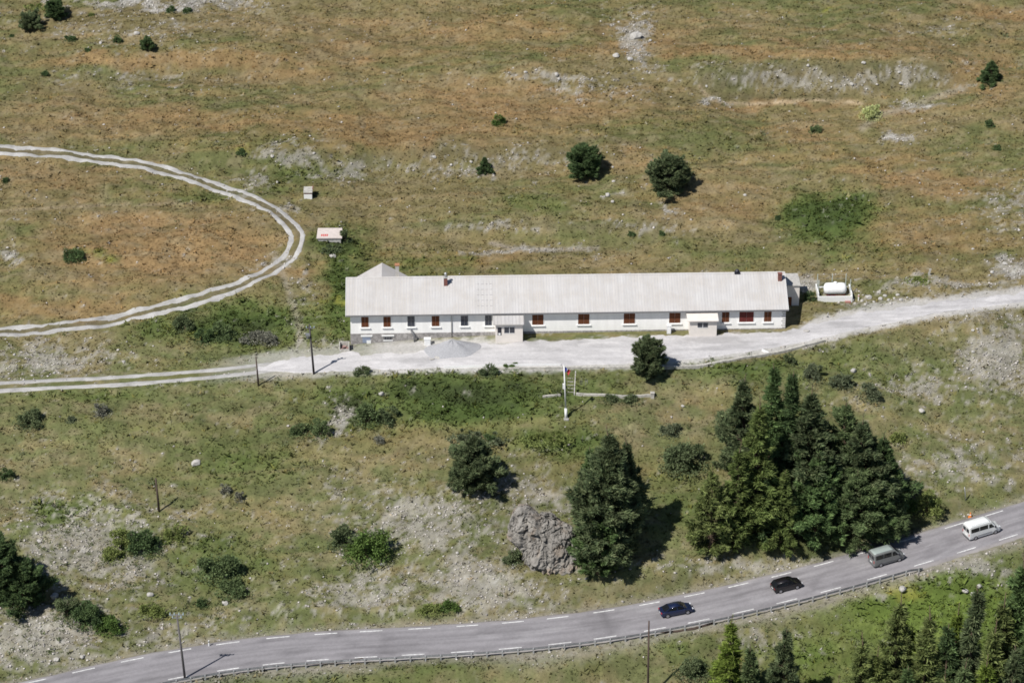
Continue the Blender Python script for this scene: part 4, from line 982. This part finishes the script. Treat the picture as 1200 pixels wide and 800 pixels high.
# annexe at the right gable
ax0, ax1 = BL+.35, BL+2.75
t = thing("flat_roofed_shed", "small flat roofed shed attached behind the right gable of the long building", "shed", BM @ Vector((0, 0, 0)), BYAW)
ay = 6.3
m_ = MB(); m_.b2((ax0,ay,-.4), (ax1,ay+3.6,4.1)); m_.build("wall", M_cream, t)
m_ = MB(); m_.b2((ax0-.1,ay-.2,4.103), (ax1+.12,ay+3.8,4.25)); m_.build("roof", M_conc, t)
m_ = MB(); m_.b2((ax0+.3,ay-.03,.3), (ax0+1.3,ay-.003,2.2)); m_.build("door", M_brown, t)

# concrete chamber at the left corner
p = blw(-.95, -1.1); t = thing("concrete_bin", "open white concrete box with rubble inside at the left corner of the building", "bin", p, BYAW)
m_ = MB(); m_.b2((-.75,.35,-.3), (.75,.47,1.05)); m_.b2((-.75,-.75,-.3), (-.61,.348,1.05)); m_.b2((.61,-.75,-.3), (.75,.348,1.05)); m_.b2((-.608,-.75,-.3), (.608,-.61,.32)); m_.build("frame", M_concw, t, .01)
m_ = MB()
for k in range(9): m_.box((random.uniform(-.5,.5), random.uniform(-.5,.2), .25+.1*random.random()), (.3,.25,.3), rz=k, rx=k*.7)
m_.build("rubble", pm("pinkish_debris", (.34,.22,.2), .9, .5, 6), t)
# gravel heap
p = at(530, 410); p2 = Vector(p)
n_r, n_a = 26, 64; V = [(0, 0, 1.72)]
for i in range(1, n_r+1):
    r = i/n_r
    for k in range(n_a):
        a = 2*math.pi*k/n_a; R = 3.5*(1+.10*math.sin(2*a+1)+.06*math.sin(5*a)); 
        x = math.cos(a)*R*r*1.12; y = math.sin(a)*R*r*.8
        z = 1.75*(max(0, 1-r)**1.2)*(1+.05*math.sin(7*a))+float((fbm(np.array(x*1.6+7), np.array(y*1.6), 3, 3)-.5))*.30*(1-r)
        gz = float(ground(p.x+x, p.y+y))-p.z
        V.append((x, y, z+gz*r+.04-(.25 if i == n_r else 0)))
Fh = [(0, 1+k, 1+(k+1) % n_a) for k in range(n_a)]
for i in range(n_r-1):
    for k in range(n_a):
        a = 1+i*n_a+k; b_ = 1+i*n_a+(k+1) % n_a; Fh.append((a, a+n_a, b_+n_a, b_))
mb = MB(); mb.add(V, Fh); o = mb.build("gravel_heap", pm("grey_gravel", (.36,.36,.375), .95, .22, 7, .05), None, smooth_=True); o.location = p
tag(o, "cone shaped heap of grey gravel on the yard before the left half of the building", "gravel heap")
# small white rubble bits near the heap
for (a, b_, w, l) in [(515,419,12,"flat white slab lying on the yard below the gravel heap"),(506,421,7,"smaller white slab left of the flat one on the yard"),(503,412,5,"little white stone on the yard left of the gravel heap"),(470,414,5,"little white stone at the yard edge below the basement window"),(945,388,9,"low pale stone on the track right of the building")]:
    stone(a, b_, w, l, None, .15)

# ------------------------------------------------------------------ fuel tank in its bund
p = at(978.5, 354); t = thing("containment_wall", "white concrete tub with thin fence posts standing right of the building", "wall", p, math.radians(1.5))
W_, D_, H_ = 5.2, 3.4, .95; th = .18
m_ = MB(); m_.b2((-W_/2,0,-.5), (W_/2,th,H_)); m_.b2((-W_/2,th+.001,-.5), (-W_/2+th,D_,H_+.45)); m_.b2((W_/2-th,th+.001,-.5), (W_/2,D_,H_+.35)); m_.b2((-W_/2+th+.001,D_-th,-.5), (W_/2-th-.001,D_,H_)); m_.b2((-W_/2+th+.001,th+.001,-.5), (W_/2-th-.001,D_-th-.001,.12))
m_.build("tub", M_white, t, .012)
M_green = pm("pale_green_metal", (.50,.56,.52), .5, .1)
for (x, y) in ((-2.35,D_*.95),(-.1,D_*.98),(1.95,D_*.95),(2.4,1.4),(-2.4,1.2)):
    m_ = MB(); m_.tube([(x,y,.9),(x,y,3.1)], .06, 6); m_.build("fence_post", M_green, t)
m_ = MB()
for zz_ in (1.6, 2.3, 3.0):
    for q in (((-2.35,D_*.95,zz_),(-.1,D_*.98,zz_)), ((-.1,D_*.98,zz_),(1.95,D_*.95,zz_)), ((1.95,D_*.95,zz_),(2.4,1.4,zz_)), ((-2.35,D_*.95,zz_),(-2.4,1.2,zz_))): m_.tube(q, .012, 4)
m_.build("wire", M_galv, t)
m_ = MB(); m_.b2((1.5,-.35,-.2), (2.3,-.01,.22)); m_.build("red_block", pm("red_brick_block", (.42,.20,.17), .9, .3), t)
R3m = Matrix.Rotation(math.radians(1.5), 4, 'Z'); q = p+R3m @ Vector((.15, 1.75, .12))
t = thing("fuel_tank", "white horizontal gas tank inside the concrete tub", "tank", q, math.radians(1.5))
m_ = MB(); prof = [(a_*1.0, r_*1.28) for a_, r_ in [(-1.72,.05),(-1.68,.35),(-1.55,.55),(-1.35,.66),(-1.0,.70),(1.0,.70),(1.35,.66),(1.55,.55),(1.68,.35),(1.72,.05)]]
m_.tube([(a, 0, 1.3) for a, _ in prof], [r for _, r in prof], 24); m_.build("shell", M_white, t, smooth_=True)
m_ = MB(); m_.tube([(0,0,2.1),(0,0,2.35)], .28, 14); m_.tube([(0,0,2.35),(0,0,2.42)], [.28,.12], 14); m_.build("dome", M_white, t)
for x in (-1.0, 1.0):
    m_ = MB(); m_.b2((x-.1,-.5,0), (x+.1,.5,.42)); m_.build("cradle", M_conc, t)
m_ = MB()
for k in range(9): m_.b2((-1.3+k*.32,-.62,.3), (-1.3+k*.32+.16,-.52,.62))
m_.build("red_lettering_band", pm("red_label", (.20,.04,.05), .6, .7, 5), t)

# ------------------------------------------------------------------ hut, slab roof
p = at(361, 233); t = thing("brick_hut", "tiny brick hut with flat pale roof on the grass right of the dirt track", "hut", p, .02)
m_ = MB(); m_.b2((-.62,0,-.3), (.62,1.9,1.0)); m_.build("wall", M_brick, t)
m_ = MB(); m_.b2((-.64,-.03,-.2), (.64,-.003,.78)); m_.build("front_panel", M_white, t)
m_ = MB(); m_.b2((-.7,-.1,1.003), (.7,2.1,1.15)); m_.build("roof", M_concw, t, .01)
m_ = MB(); m_.b2((.66,1.0,1.16), (.8,2.1,1.3)); m_.build("edge_bricks", M_brick, t)
p = at(386, 285); t = thing("concrete_hatch", "low concrete chamber with flat pale pinkish roof slab and red paint mark among bushes", "chamber", p, math.radians(1))
m_ = MB(); m_.b2((-1.75,.15,-.4), (1.75,2.7,.75)); m_.build("wall", M_conc, t)
m_ = MB(); m_.add([(-1.95,0,.753),(1.95,0,.753),(1.9,2.9,1.05),(-1.85,2.9,1.05),(-1.95,0,.9),(1.95,0,.9),(1.9,2.9,1.2),(-1.85,2.9,1.2)], [(3,2,1,0),(4,5,6,7),(0,1,5,4),(1,2,6,5),(2,3,7,6),(3,0,4,7)])
sl = m_.build("roof_slab", pm("pinkish_concrete", (.60,.53,.49), .9, .12, 2), t)
m_ = MB()
for k in range(4): m_.add([(-1.3+.28*k,.5,.958),(-1.08+.28*k,.5,.958),(-1.05+.28*k,1.1,1.02),(-1.25+.28*k,1.12,1.022)], [(0,1,2,3)])
m_.build("painted_mark", pm("red_spray_paint", (.55,.10,.09), .8, .3, 6), sl)

# ------------------------------------------------------------------ kerb walls and steps
def sweep(name, pts, w, h, mat, lab, cat, dn=.4, jag=.04):
    P = np.array([tuple(at(*q)) for q in pts]); P = resample(P, .8); P[:, 2] = blur(np.tile(ground(P[:, 0], P[:, 1]), (3, 1)), 0)[1]
    P = smooth(P, 2); t_ = tang(P); n_ = np.stack([-t_[:, 1], t_[:, 0], 0*t_[:, 0]], 1)
    jj = (fbm(np.arange(len(P))/1.3, 0.0*np.arange(len(P)), len(pts), 3)-.5)
    prof = [(-w/2, -dn), (-w/2, h), (w/2, h), (w/2, -dn)]; V = []
    for k, (o_, z_) in enumerate(prof):
        q = P+n_*o_; q[:, 2] += z_+(jj*jag*4 if z_ > 0 else 0); q[:, :2] += (jj*jag*2)[:, None]; V.append(q)
    V = np.stack(V, 1); N = len(P); mb_ = MB(); mb_.v = [tuple(v) for v in V.reshape(-1, 3)]
    for i in range(N-1):
        for k in range(4): mb_.f.append((i*4+k, i*4+(k+1) % 4, (i+1)*4+(k+1) % 4, (i+1)*4+k))
    mb_.f.append((0,1,2,3)); mb_.f.append(tuple((N-1)*4+k for k in (3,2,1,0)))
    return tag(mb_.build(name, mat), lab, cat)
sweep("kerb_wall", [(583,433),(600,432.5),(625,432),(650,432),(680,431.5),(720,431.5),(745,431.5)], .35, .30, M_concw, "long pale concrete kerb wall along the yard behind the flagpole", "kerb wall")
sweep("kerb_wall", [(776,431),(800,430.5),(830,428),(852,424.5),(880,418.5),(903,415.5),(935,408),(966,400)], .40, .32, M_concw, "pale kerb wall curving up along the track edge right of the yard pine", "kerb wall")
sweep("low_rail", [(520,431.5),(560,430),(600,429),(640,428.5),(657,428.5)], .07, .35, M_white, "thin white rail on the lower edge of the yard left of the flagpole", "rail", .3, .01)
sweep("pipe_end", [(893,411),(897,412.5),(902,415.5)], .25, .3, M_white, "short curved white pipe end at the kerb wall beside the track", "pipe", .3, .0)
sweep("terrace_wall", [(675,462.5),(700,464),(725,465),(745,465.5),(764,464)], .28, .30, M_concw, "low broken white terrace wall behind the two clipped bushes", "garden wall")
sweep("terrace_wall", [(636,465.5),(645,464.5),(657,463.5)], .28, .25, M_concw, "short stub of low white wall left of the flagpole", "garden wall")
sweep("stair_kerb", [(674.5,435),(674,445),(673,455),(673,463)], .14, .08, M_conc, "pale kerb running down the slope right of the little steps", "kerb", .3, .01)
p = at(764.5, 465); o = MB().box((0,0,.2), (.5,.5,.95)).box((0,0,.71), (.62,.62,.08)).build("terrace_pillar", M_concw, None, .015); o.location = p; tag(o, "small square white pillar at the right end of the low terrace wall", "pillar")
M_step = pm("mossy_concrete", (.27,.265,.21), .95, .3, 3)
t = thing("garden_steps", "flight of pale concrete steps on the slope just right of the flagpole", "steps", at(668, 456))
for i, py in enumerate((443.5, 447.5, 451.5, 455.5, 459.5)):
    q = at(668.5, py); m_ = MB(); m_.box((0,0,0), (.85,.30,.10)); s_ = m_.build("step", M_step, t, .015); s_.location = q-t.location+Vector((0, 0, .05))
m_ = MB(); q = at(660.5, 455)-t.location; m_.b2((q.x-.15,q.y-.15,q.z-.3), (q.x+.15,q.y+.15,q.z+.75)); m_.build("bollard", M_white, t)
t = thing("wire_planter", "small ring of thin pale stakes beside the steps on the slope", "stakes", at(684, 450))
for k in range(6):
    m_ = MB(); a = k*1.05; m_.tube([(.5*math.cos(a),.4*math.sin(a),-.1),(.55*math.cos(a),.45*math.sin(a),.75)], .03, 5); m_.build("stake", M_galv, t)

# flagpole and flag
p = at(663.5, 490); m = mpp(p); h = (490-427.5)*m/CP; ln = -3.2*m
t = thing("flagpole", "tall white flagpole with thick lower mast standing below the yard", "flagpole", p)
m_ = MB(); m_.tube([(0,0,-.2),(ln*.18,0,h*.19)], [.22,.19], 12); m_.build("mast_base", M_white, t, smooth_=True)
m_ = MB(); m_.tube([(ln*.15,0,h*.17),(ln,0,h)], [.13,.09], 10); m_.tube([(ln,0,h),(ln,0,h+.12)], [.1,.08], 10); m_.build("mast", M_white, t, smooth_=True)
m_ = MB(); m_.b2((-.35,-.35,-.3), (.35,.35,.05)); m_.build("footing", M_conc, t)
nx_, ny_ = 24, 18; V = []; cc = []
for j in range(ny_+1):
    for i in range(nx_+1):
        u = i/nx_; v = j/ny_
        x = .06+u*.80*(1-.3*v)+.05*math.sin(v*4); dz = -v*.62-.65*u**1.2-.12*math.sin(u*7)*v
        y = .20*math.sin(u*9+v*1.5)*u+.05
        V.append((x, y, dz)); cc.append((.03,.05,.28) if u < .42 else ((.75,.75,.76) if u < .66 else (.48,.05,.06)))
Ff = [(j*(nx_+1)+i, j*(nx_+1)+i+1, (j+1)*(nx_+1)+i+1, (j+1)*(nx_+1)+i) for j in range(ny_) for i in range(nx_)]
fl = link("flag", npmesh("flag", V, Ff, cc, True), attrmat("flag_cloth", .8, 4, .05, 0, .2, .2)); fl.location = p+Vector((ln*.96, 0, h-.25)); tag(fl, "blue white and red striped flag hanging limp from the flagpole", "flag")

# ------------------------------------------------------------------ poles
M_pole = pm("tarred_wood", (.075,.065,.07), .9, .3, 3.0, .01, vec=(1, 1, .2))
M_pole2 = pm("grey_wood", (.085,.06,.05), .9, .3, 3.0, .01, vec=(1, 1, .2))
M_ins = pm("insulator_glass", (.45,.55,.58), .3, .1)
def pole(px, py, top, topx, r, name, lab, gear=None, mat=None):
    p = at(px, py); m = mpp(p); h = (py-top)*m/CP; dx = (topx-px)*m
    t = thing(name, lab, "pole", p); m_ = MB(); m_.tube([(0,0,-.5),(dx*.5,0,h*.5),(dx,0,h)], [r,r*.85,r*.62], 9); m_.build("shaft", mat or M_pole, t, smooth_=True)
    if gear == 'transformer':
        f = .79; c_ = (dx*f, 0, h*f)
        m_ = MB(); m_.box((c_[0]-.32,-.12,c_[2]+.03), (.62,.5,.34)); m_.build("platform", M_galv, t, .02)
        m_ = MB(); m_.tube([(c_[0]-.35,-.15,c_[2]-.55),(c_[0]-.35,-.15,c_[2]-.12)], [.2,.22], 12); m_.build("transformer", M_dgal, t)
        m_ = MB(); m_.box((c_[0]+.1,0,c_[2]+1.1), (1.3,.1,.1), ry=.0); m_.build("crossarm", M_dgal, t)
        for k in (-.5, .1, .6): m_ = MB(); m_.tube([(c_[0]+k,0,c_[2]+1.15),(c_[0]+k,0,c_[2]+1.42)], [.07,.05], 8); m_.build("insulator", M_ins, t)
    if gear == 'cross':
        for q in (0, -.45):
            m_ = MB(); m_.box((dx,0,h-.15+q), (1.9 if q == 0 else 1.3,.12,.12)); m_.build("crossarm", M_galv, t)
            for k in ((-.85,-.3,.3,.85) if q == 0 else (-.55,.55)): m_ = MB(); m_.tube([(dx+k,0,h-.1+q),(dx+k,0,h+.2+q)], [.09,.06], 8); m_.build("insulator", M_ins, t)
    return t
pole(368, 438, 380, 364.5, .17, "utility_pole", "dark utility pole with small transformer standing at the lower edge of the gravel yard", 'transformer')
pole(217, 795, 715, 212, .17, "utility_pole", "grey roadside pole with double crossarm beside the guardrail", 'cross', pm("weathered_pole_wood", (.14,.13,.135), .9, .3, 3))
pole(759, 822, 722, 758, .16, "wooden_post", "thin brown post below the road in front of the dark sedan", None, M_pole2)
pole(303, 452, 418, 301.5, .14, "wooden_post", "short thin wooden post beside the valley track", None, M_pole2)
pole(186.5, 599, 559, 185, .17, "wooden_post", "thin wooden post standing alone on the dry left slope", None, M_pole2)
pole(1132, 586, 570, 1129, .09, "marker_post", "short grey marker post on the bank above the white minibus", None, M_galv)
t = thing("tilted_board", "small pale tilted board on the hillside above the fuel tank", "board", at(1089, 322)); MB().box((0,0,.4), (.3,.1,1.3), ry=.2).build("board", M_concw, t); MB().tube([(0,.1,-.2),(.05,.1,.8)], .05, 6).build("stake", M_pole2, t)
# delineator posts
def delineator(px, py, lab, red=False):
    t = thing("delineator_post", lab, "road post", at(px, py)); m_ = MB(); m_.tube([(0,0,-.2),(0,0,.95)], [.10,.09], 8); m_.build("post", M_white, t)
    m_ = MB(); m_.tube([(0,0,.70),(0,0,.84)], .105, 8); m_.build("reflector_band", pm("red_reflector", (.5,.04,.03), .5, .1) if red else M_dark, t)
delineator(245, 757, "little white delineator post at the upper verge near the crossarm pole")
delineator(1006, 352, "small white marker post in front of the rocks near the fuel tank", True)
# traffic cone
t = thing("traffic_cone", "orange traffic cone on the verge above the white minibus", "cone", at(1137, 606))
MB().box((0,0,.03), (.6,.6,.06)).build("base", pm("orange_plastic", (.75,.24,.05), .6, .1), t, .01)
MB().tube([(0,0,.06),(0,0,.85)], [.24,.04], 14).build("cone", bpy.data.materials["orange_plastic"], t)
MB().tube([(0,0,.42),(0,0,.58)], [.150,.108], 14).build("white_band", M_white, t)

# ------------------------------------------------------------------ guardrail
M_beamsteel = pm('weathered_rail_steel', (.27,.275,.28), .55, .3, 2, 0, .4, .5)
def guardrail(s0, s1, off, lab, dz=0, mat=None, step=2.0):
    t = thing("guardrail", lab, "guardrail", rp(s0, off)); o0 = t.location; mat = mat or M_galv
    prof = [(-.04,.42),(.045,.48),(-.03,.56),(-.03,.61),(.045,.69),(-.04,.75),(-.07,.75),(.01,.69),(-.065,.61),(-.065,.56),(.01,.48),(-.07,.42)]
    n_ = max(3, int((s1-s0)/1.0)); V = []; 
    for i in range(n_+1):
        s = s0+(s1-s0)*i/n_; e = min(1, i/2., (n_-i)/2.); e = e if e < 1 else 1
        for (u, z) in prof: V.append(rp(s, off+u, z-.35*(1-e)+dz)-o0)
    K = len(prof); Fr = [(i*K+k, (i+1)*K+k, (i+1)*K+(k+1) % K, i*K+(k+1) % K) for i in range(n_) for k in range(K)]+[tuple(range(K))[::-1], tuple(n_*K+k for k in range(K))]
    m_ = MB(); m_.add(V, Fr); m_.build("rail", M_beamsteel, t, smooth_=False)
    s = s0+.6
    while s < s1-.3:
        q = rp(s, off-.16)-o0; dv = rp(s+1, 0)-rp(s-1, 0); yaw = math.atan2(dv.y, dv.x); m_ = MB()
        m_.box((0,0,.1+dz), (.17,.14,1.3)); m_.box((0,.09,.585+dz), (.1,.08,.26)); b_ = m_.build("post", mat, t); b_.location = q; b_.rotation_euler = (0, 0, yaw); s += step
s_a, s_b = s_of_px(150, -4.4), s_of_px(1082, -4.4)
guardrail(s_a, s_b, -4.40, "long galvanised steel guardrail following the lower edge of the road", 0, pm("guardrail_steel", (.46,.465,.47), .5, .2, 3, 0, .2, .5))
def beam(pts, lab):
    P = [at(*q)+Vector((0, 0, .12)) for q in pts]; m_ = MB(); m_.tube([tuple(q) for q in P], .13, 6); return tag(m_.build("edge_beam", M_pole2), lab, "beam")
beam([(768,741),(790,740.5),(812,737.5),(836,730)], "dark beam lying along the verge below the dark sedan")
beam([(350,779),(372,778),(400,776),(425,772)], "dark beam lying behind the guardrail at lower left")
M_scar = None

# ------------------------------------------------------------------ vehicles
M_tyre = pm("tyre_rubber", (.02,.02,.02), .9, .2); M_rim = pm("alloy_rim", (.45,.45,.47), .35, .1, 5, 0, .8, .5)
M_head = pm("headlight_lens", (.75,.77,.8), .1, .05); M_tail = pm("tail_light_lens", (.45,.02,.02), .3, .1)
def paint(name, col, met=.3, coat=.6):
    m = pm(name, col, .35, .06, 2.0, 0, met, .5); b = m.node_tree.nodes["Principled BSDF"]; b.inputs["Coat Weight"].default_value = coat; b.inputs["Coat Roughness"].default_value = .08; return m
M_cglass = glassmat("car_glass", (.012,.014,.018), .06)
def loft(secs, mb):
    """secs: list of (x, [(y,z)...]) closed across both sides"""
    K = len(secs[0][1]); V = [(x, y, z) for x, s in secs for y, z in s]
    Fl = [(i*K+k, (i+1)*K+k, (i+1)*K+(k+1) % K, i*K+(k+1) % K) for i in range(len(secs)-1) for k in range(K)]
    Fl += [tuple(range(K))[::-1], tuple((len(secs)-1)*K+k for k in range(K))]; mb.add(V, Fl)
def wheel(t, x, y, r):
    s = 1 if y > 0 else -1
    m_ = MB(); m_.tube([(x,y-.11,r),(x,y-.09,r),(x,y+.09,r),(x,y+.11,r)], [r*.9,r,r,r*.9], 22); w_ = m_.build("wheel", M_tyre, t)
    m_ = MB(); m_.tube([(x,y+s*.112,r),(x,y+s*.125,r)], [r*.62,r*.55], 16); m_.build("rim", M_rim, w_)
def place_vehicle(t, px, off):
    s = s_of_px(px, off); a = rp(s-1.2, off, .05-.01); b_ = rp(s+1.2, off, .04); p_ = (a+b_)/2; d = (b_-a).normalized()
    t.location = p_; t.rotation_euler = (0, -math.asin(d.z), math.atan2(d.y, d.x))
def side(yb, zb, yw, zw, yt, zt):
    return [(-yb, zb), (-yw, zw*.55+zb*.45), (-yw, zw), (-yt, zt), (yt, zt), (yw, zw), (yw, zw*.55+zb*.45), (yb, zb)]
def car(px, off, lab, col, kind, name):
    L = 4.55 if kind == 'sedan' else 4.2; W = .88; h = L/2
    t = thing(name, lab, "car", (0, 0, 0)); pt = paint(name+"_paint", col)
    belt = .86; b_ = MB()
    if kind == 'sedan':
        st = [(-h,.38,.66,.70,.74),(-h+.10,.30,.86,.80,.86),(-h+.5,.24,.95,.86,.97),(-h+1.3,.2,.92,.88,.95),(0,.18,.90,.88,.92),(h-1.45,.2,.88,.88,.90),(h-.7,.24,.80,.86,.84),(h-.2,.28,.68,.80,.72),(h,.36,.55,.62,.58)]
        cab = [(-h+.45,.93,.66,.96),(-h+1.25,.93,.62,1.33),(-.15,.92,.60,1.44),(.45,.91,.61,1.40),(1.35,.88,.66,.90)]
    else:
        st = [(-h,.38,.72,.72,.80),(-h+.08,.30,.95,.80,.97),(-h+.5,.24,.97,.86,1.0),(-h+1.3,.2,.95,.88,.97),(0,.18,.93,.88,.95),(h-1.35,.2,.92,.88,.94),(h-.6,.24,.84,.86,.88),(h-.15,.28,.70,.80,.74),(h,.36,.58,.62,.60)]
        cab = [(-h+.12,.95,.68,.98),(-h+.55,.95,.64,1.42),(-.3,.93,.62,1.52),(.45,.92,.62,1.46),(1.25,.90,.66,.92)]
    loft([(x, side(W*.93, zb, yw, zw, yw*.9, zt)) for x, zb, zw, yw, zt in st], b_)
    b_.build("body", pt, t, .02, True)
    g_ = MB(); loft([(x, [(-.79,zb-.05),(-yt,zt),(yt,zt),(.79,zb-.05)]) for x, zb, yt, zt in cab], g_); g_.build("glasshouse", M_cglass, t, 0)
    r_ = MB(); mid = [c_ for c_ in cab[1:-1]]
    loft([(x, [(-yt-.035,zt-.06),(-yt+.02,zt+.02),(yt-.02,zt+.02),(yt+.035,zt-.06)]) for x, zb, yt, zt in mid], r_); r_.build("roof", pt, t, 0, True)
    for sy in (-1, 1):
        p_ = MB()
        for (xa, za, xb, zb2, w_) in ((cab[0][0]+.12,.93,cab[1][0],cab[1][3],.1),(.0,.93,-.05,1.40,.06),(cab[-1][0]-.02,.90,cab[-2][0]+.02,cab[-2][3]-.02,.07)):
            p_.add([(xa-w_,sy*.80,za),(xa+w_,sy*.80,za),(xb+w_,sy*.645,zb2),(xb-w_,sy*.645,zb2),(xa-w_,sy*.76,za),(xa+w_,sy*.76,za),(xb+w_,sy*.6,zb2),(xb-w_,sy*.6,zb2)], [(0,1,2,3),(7,6,5,4),(0,4,5,1),(1,5,6,2),(2,6,7,3),(3,7,4,0)])
        p_.build("pillar", pt, t)
        MB().box((.95,sy*.95,.98), (.16,.20,.13)).build("mirror", pt, t, .03)
        MB().box((h-.14,sy*.60,.64), (.22,.30,.13), rz=-sy*.3).build("headlight", M_head, t, .02)
        MB().box((-h+.06,sy*.62,.78), (.1,.30,.15)).build("tail_light", M_tail, t, .02)
        for x in (-h+.85, h-.88): wheel(t, x, sy*.80, .33)
    MB().box((-h-.0,0,.62), (.03,.5,.12)).build("number_plate", M_white, t)
    MB().box((h-.02,0,.42), (.06,1.0,.16)).build("grille", M_dark, t)
    place_vehicle(t, px, off)
car(792, -.25, "dark navy sedan driving on the road, last of the four vehicles", (.014,.024,.070), 'sedan', "sedan_car")
car(921, -.2, "black hatchback driving on the road behind the grey minibus", (.014,.012,.014), 'hatch', "hatchback_car")
def minibus(px, off, lab, col, colroof, name, L=5.15, H=2.25):
    W = .95; h = L/2; t = thing(name, lab, "minibus", (0, 0, 0)); pt = paint(name+"_paint", col, .1, .4)
    def xs_(z): pass
    b_ = MB()
    st = [(-h,.35,.92*W,1.25,.86*W,H-.22),(-h+.06,.30,W,1.25,.90*W,H-.08),(-h+.4,.28,W,1.25,.90*W,H),(h-2.0,.28,W,1.25,.90*W,H),(h-1.55,.28,W,1.25,.86*W,H-.12),(h-.86,.28,W,1.22,.80*W,1.34),(h-.35,.3,.95*W,1.0,.74*W,1.10),(h-.05,.34,.82*W,.8,.62*W,.86),(h,.40,.75*W,.65,.55*W,.70)]
    loft([(x, [(-yb*.97,zb),(-yb,zb+.3),(-yb,zm),(-yt,zt-.06),(-yt+.1,zt),(yt-.1,zt),(yt,zt-.06),(yb,zm),(yb,zb+.3),(yb*.97,zb)]) for x, zb, yb, zm, yt, zt in st], b_)
    b_.build("body", pt, t, .015, True)
    r_ = MB(); loft([(x, [(-.74*W,zt),(-.68*W,zt+.07),(.68*W,zt+.07),(.74*W,zt)]) for x, zt in ((-h+.12,H-.05),(-h+.5,H),(h-2.1,H),(h-1.75,H-.06))], r_); r_.build("roof", paint(name+"_roof", colroof, .0, .3), t, 0, True)
    k_ = (.10*W)/(H-.06-1.25)
    def sidewin(x0, x1, z0, z1, sy, xt=None):
        f = lambda z: sy*(W-k_*(z-1.25)+.006) ; xt = xt or (x0, x1)
        m_ = MB(); V = [(x0,f(z0),z0),(x1,f(z0),z0),(xt[1],f(z1),z1),(xt[0],f(z1),z1)]; V += [(x, y-sy*.05, z) for x, y, z in V]
        m_.add(V, [(0,1,2,3),(7,6,5,4),(0,4,5,1),(1,5,6,2),(2,6,7,3),(3,7,4,0)]); return m_.build("window", M_cglass, t)
    for sy in (-1, 1):
        n_ = 2; a, b2_ = -h+.22, h-2.15
        for k in range(n_): sidewin(a+(b2_-a)*k/n_+.03, a+(b2_-a)*(k+1)/n_-.03, 1.30, 1.93, sy)
        sidewin(h-2.02, h-1.1, 1.27, 1.86, sy, (h-2.02, h-1.62))
        MB().box((h-1.05,sy*(W+.12),1.35), (.16,.2,.3)).build("mirror", M_dark, t, .03)
        MB().box((h-.10,sy*.60,.80), (.22,.28,.22), ry=.5).build("headlight", M_head, t, .02)
        MB().box((-h+.0,sy*.80,1.0), (.06,.14,.42)).build("tail_light", M_tail, t, .01)
        for x in (-h+1.0, h-.95): wheel(t, x, sy*(W-.10), .34)
        MB().box((-.1,sy*(W+.012),.62), (2.3,.03,.09)).build("side_trim", M_dgal, t)
    m_ = MB(); m_.add([(h-.84,-.70*W,1.38),(h-.84,.70*W,1.38),(h-1.52,.74*W,H-.17),(h-1.52,-.74*W,H-.17)], [(0,1,2,3)]); ws = m_.build("windscreen", M_cglass, t); ws.location = (.035, 0, .03)
    for sy in (-1, 1): MB().b2((-h-.02,sy*.08,1.28), (-h+.03,sy*.74,1.85)).build("rear_window", M_cglass, t)
    MB().box((-h-.01,0,.42), (.12,1.7,.2)).build("bumper", M_dgal, t, .02)
    MB().box((h-.03,0,.46), (.16,1.5,.2)).build("bumper", M_dgal, t, .02)
    MB().box((-h-.02,0,.75), (.03,.5,.12)).build("number_plate", M_white, t)
    place_vehicle(t, px, off)
minibus(1038.5, -.3, "silver grey minibus driving between the hatchback and the white minibus", (.20,.205,.20), (.33,.375,.355), "grey_minibus", 4.85, 2.15)
minibus(1150, -.6, "white minibus leading the line of vehicles at the right", (.80,.81,.80), (.84,.86,.84), "white_minibus", 5.15, 2.3)

# ------------------------------------------------------------------ light
EL = math.radians(52); d = Vector((.73*math.cos(EL), .683*math.cos(EL), -math.sin(EL)))
sd = bpy.data.lights.new("sun", 'SUN'); sd.energy = 5.0; sd.angle = math.radians(.53); sd.color = (1.0, .965, .91)
so = bpy.data.objects.new("sun", sd); COL.objects.link(so); so.rotation_euler = d.to_track_quat('-Z', 'Y').to_euler(); so.location = (-80, -60, 150)
w = bpy.data.worlds.new("World"); sc.world = w; w.use_nodes = True; nt = w.node_tree
bg = nt.nodes["Background"]; sk = nt.nodes.new("ShaderNodeTexSky"); sk.sky_type = 'NISHITA'; sk.sun_disc = False
sk.sun_elevation = EL; sk.sun_rotation = math.atan2(-d.x, -d.y); sk.altitude = 1700
nt.links.new(sk.outputs[0], bg.inputs[0]); bg.inputs[1].default_value = .07
sc.view_settings.view_transform = 'Standard'; sc.view_settings.look = 'None'; sc.view_settings.exposure = 0
sc.cycles.max_bounces = 5; sc.cycles.transparent_max_bounces = 4; sc.cycles.caustics_reflective = False; sc.cycles.caustics_refractive = False
sc.cycles.pixel_filter_type = 'BLACKMAN_HARRIS'; sc.cycles.filter_width = 1.7
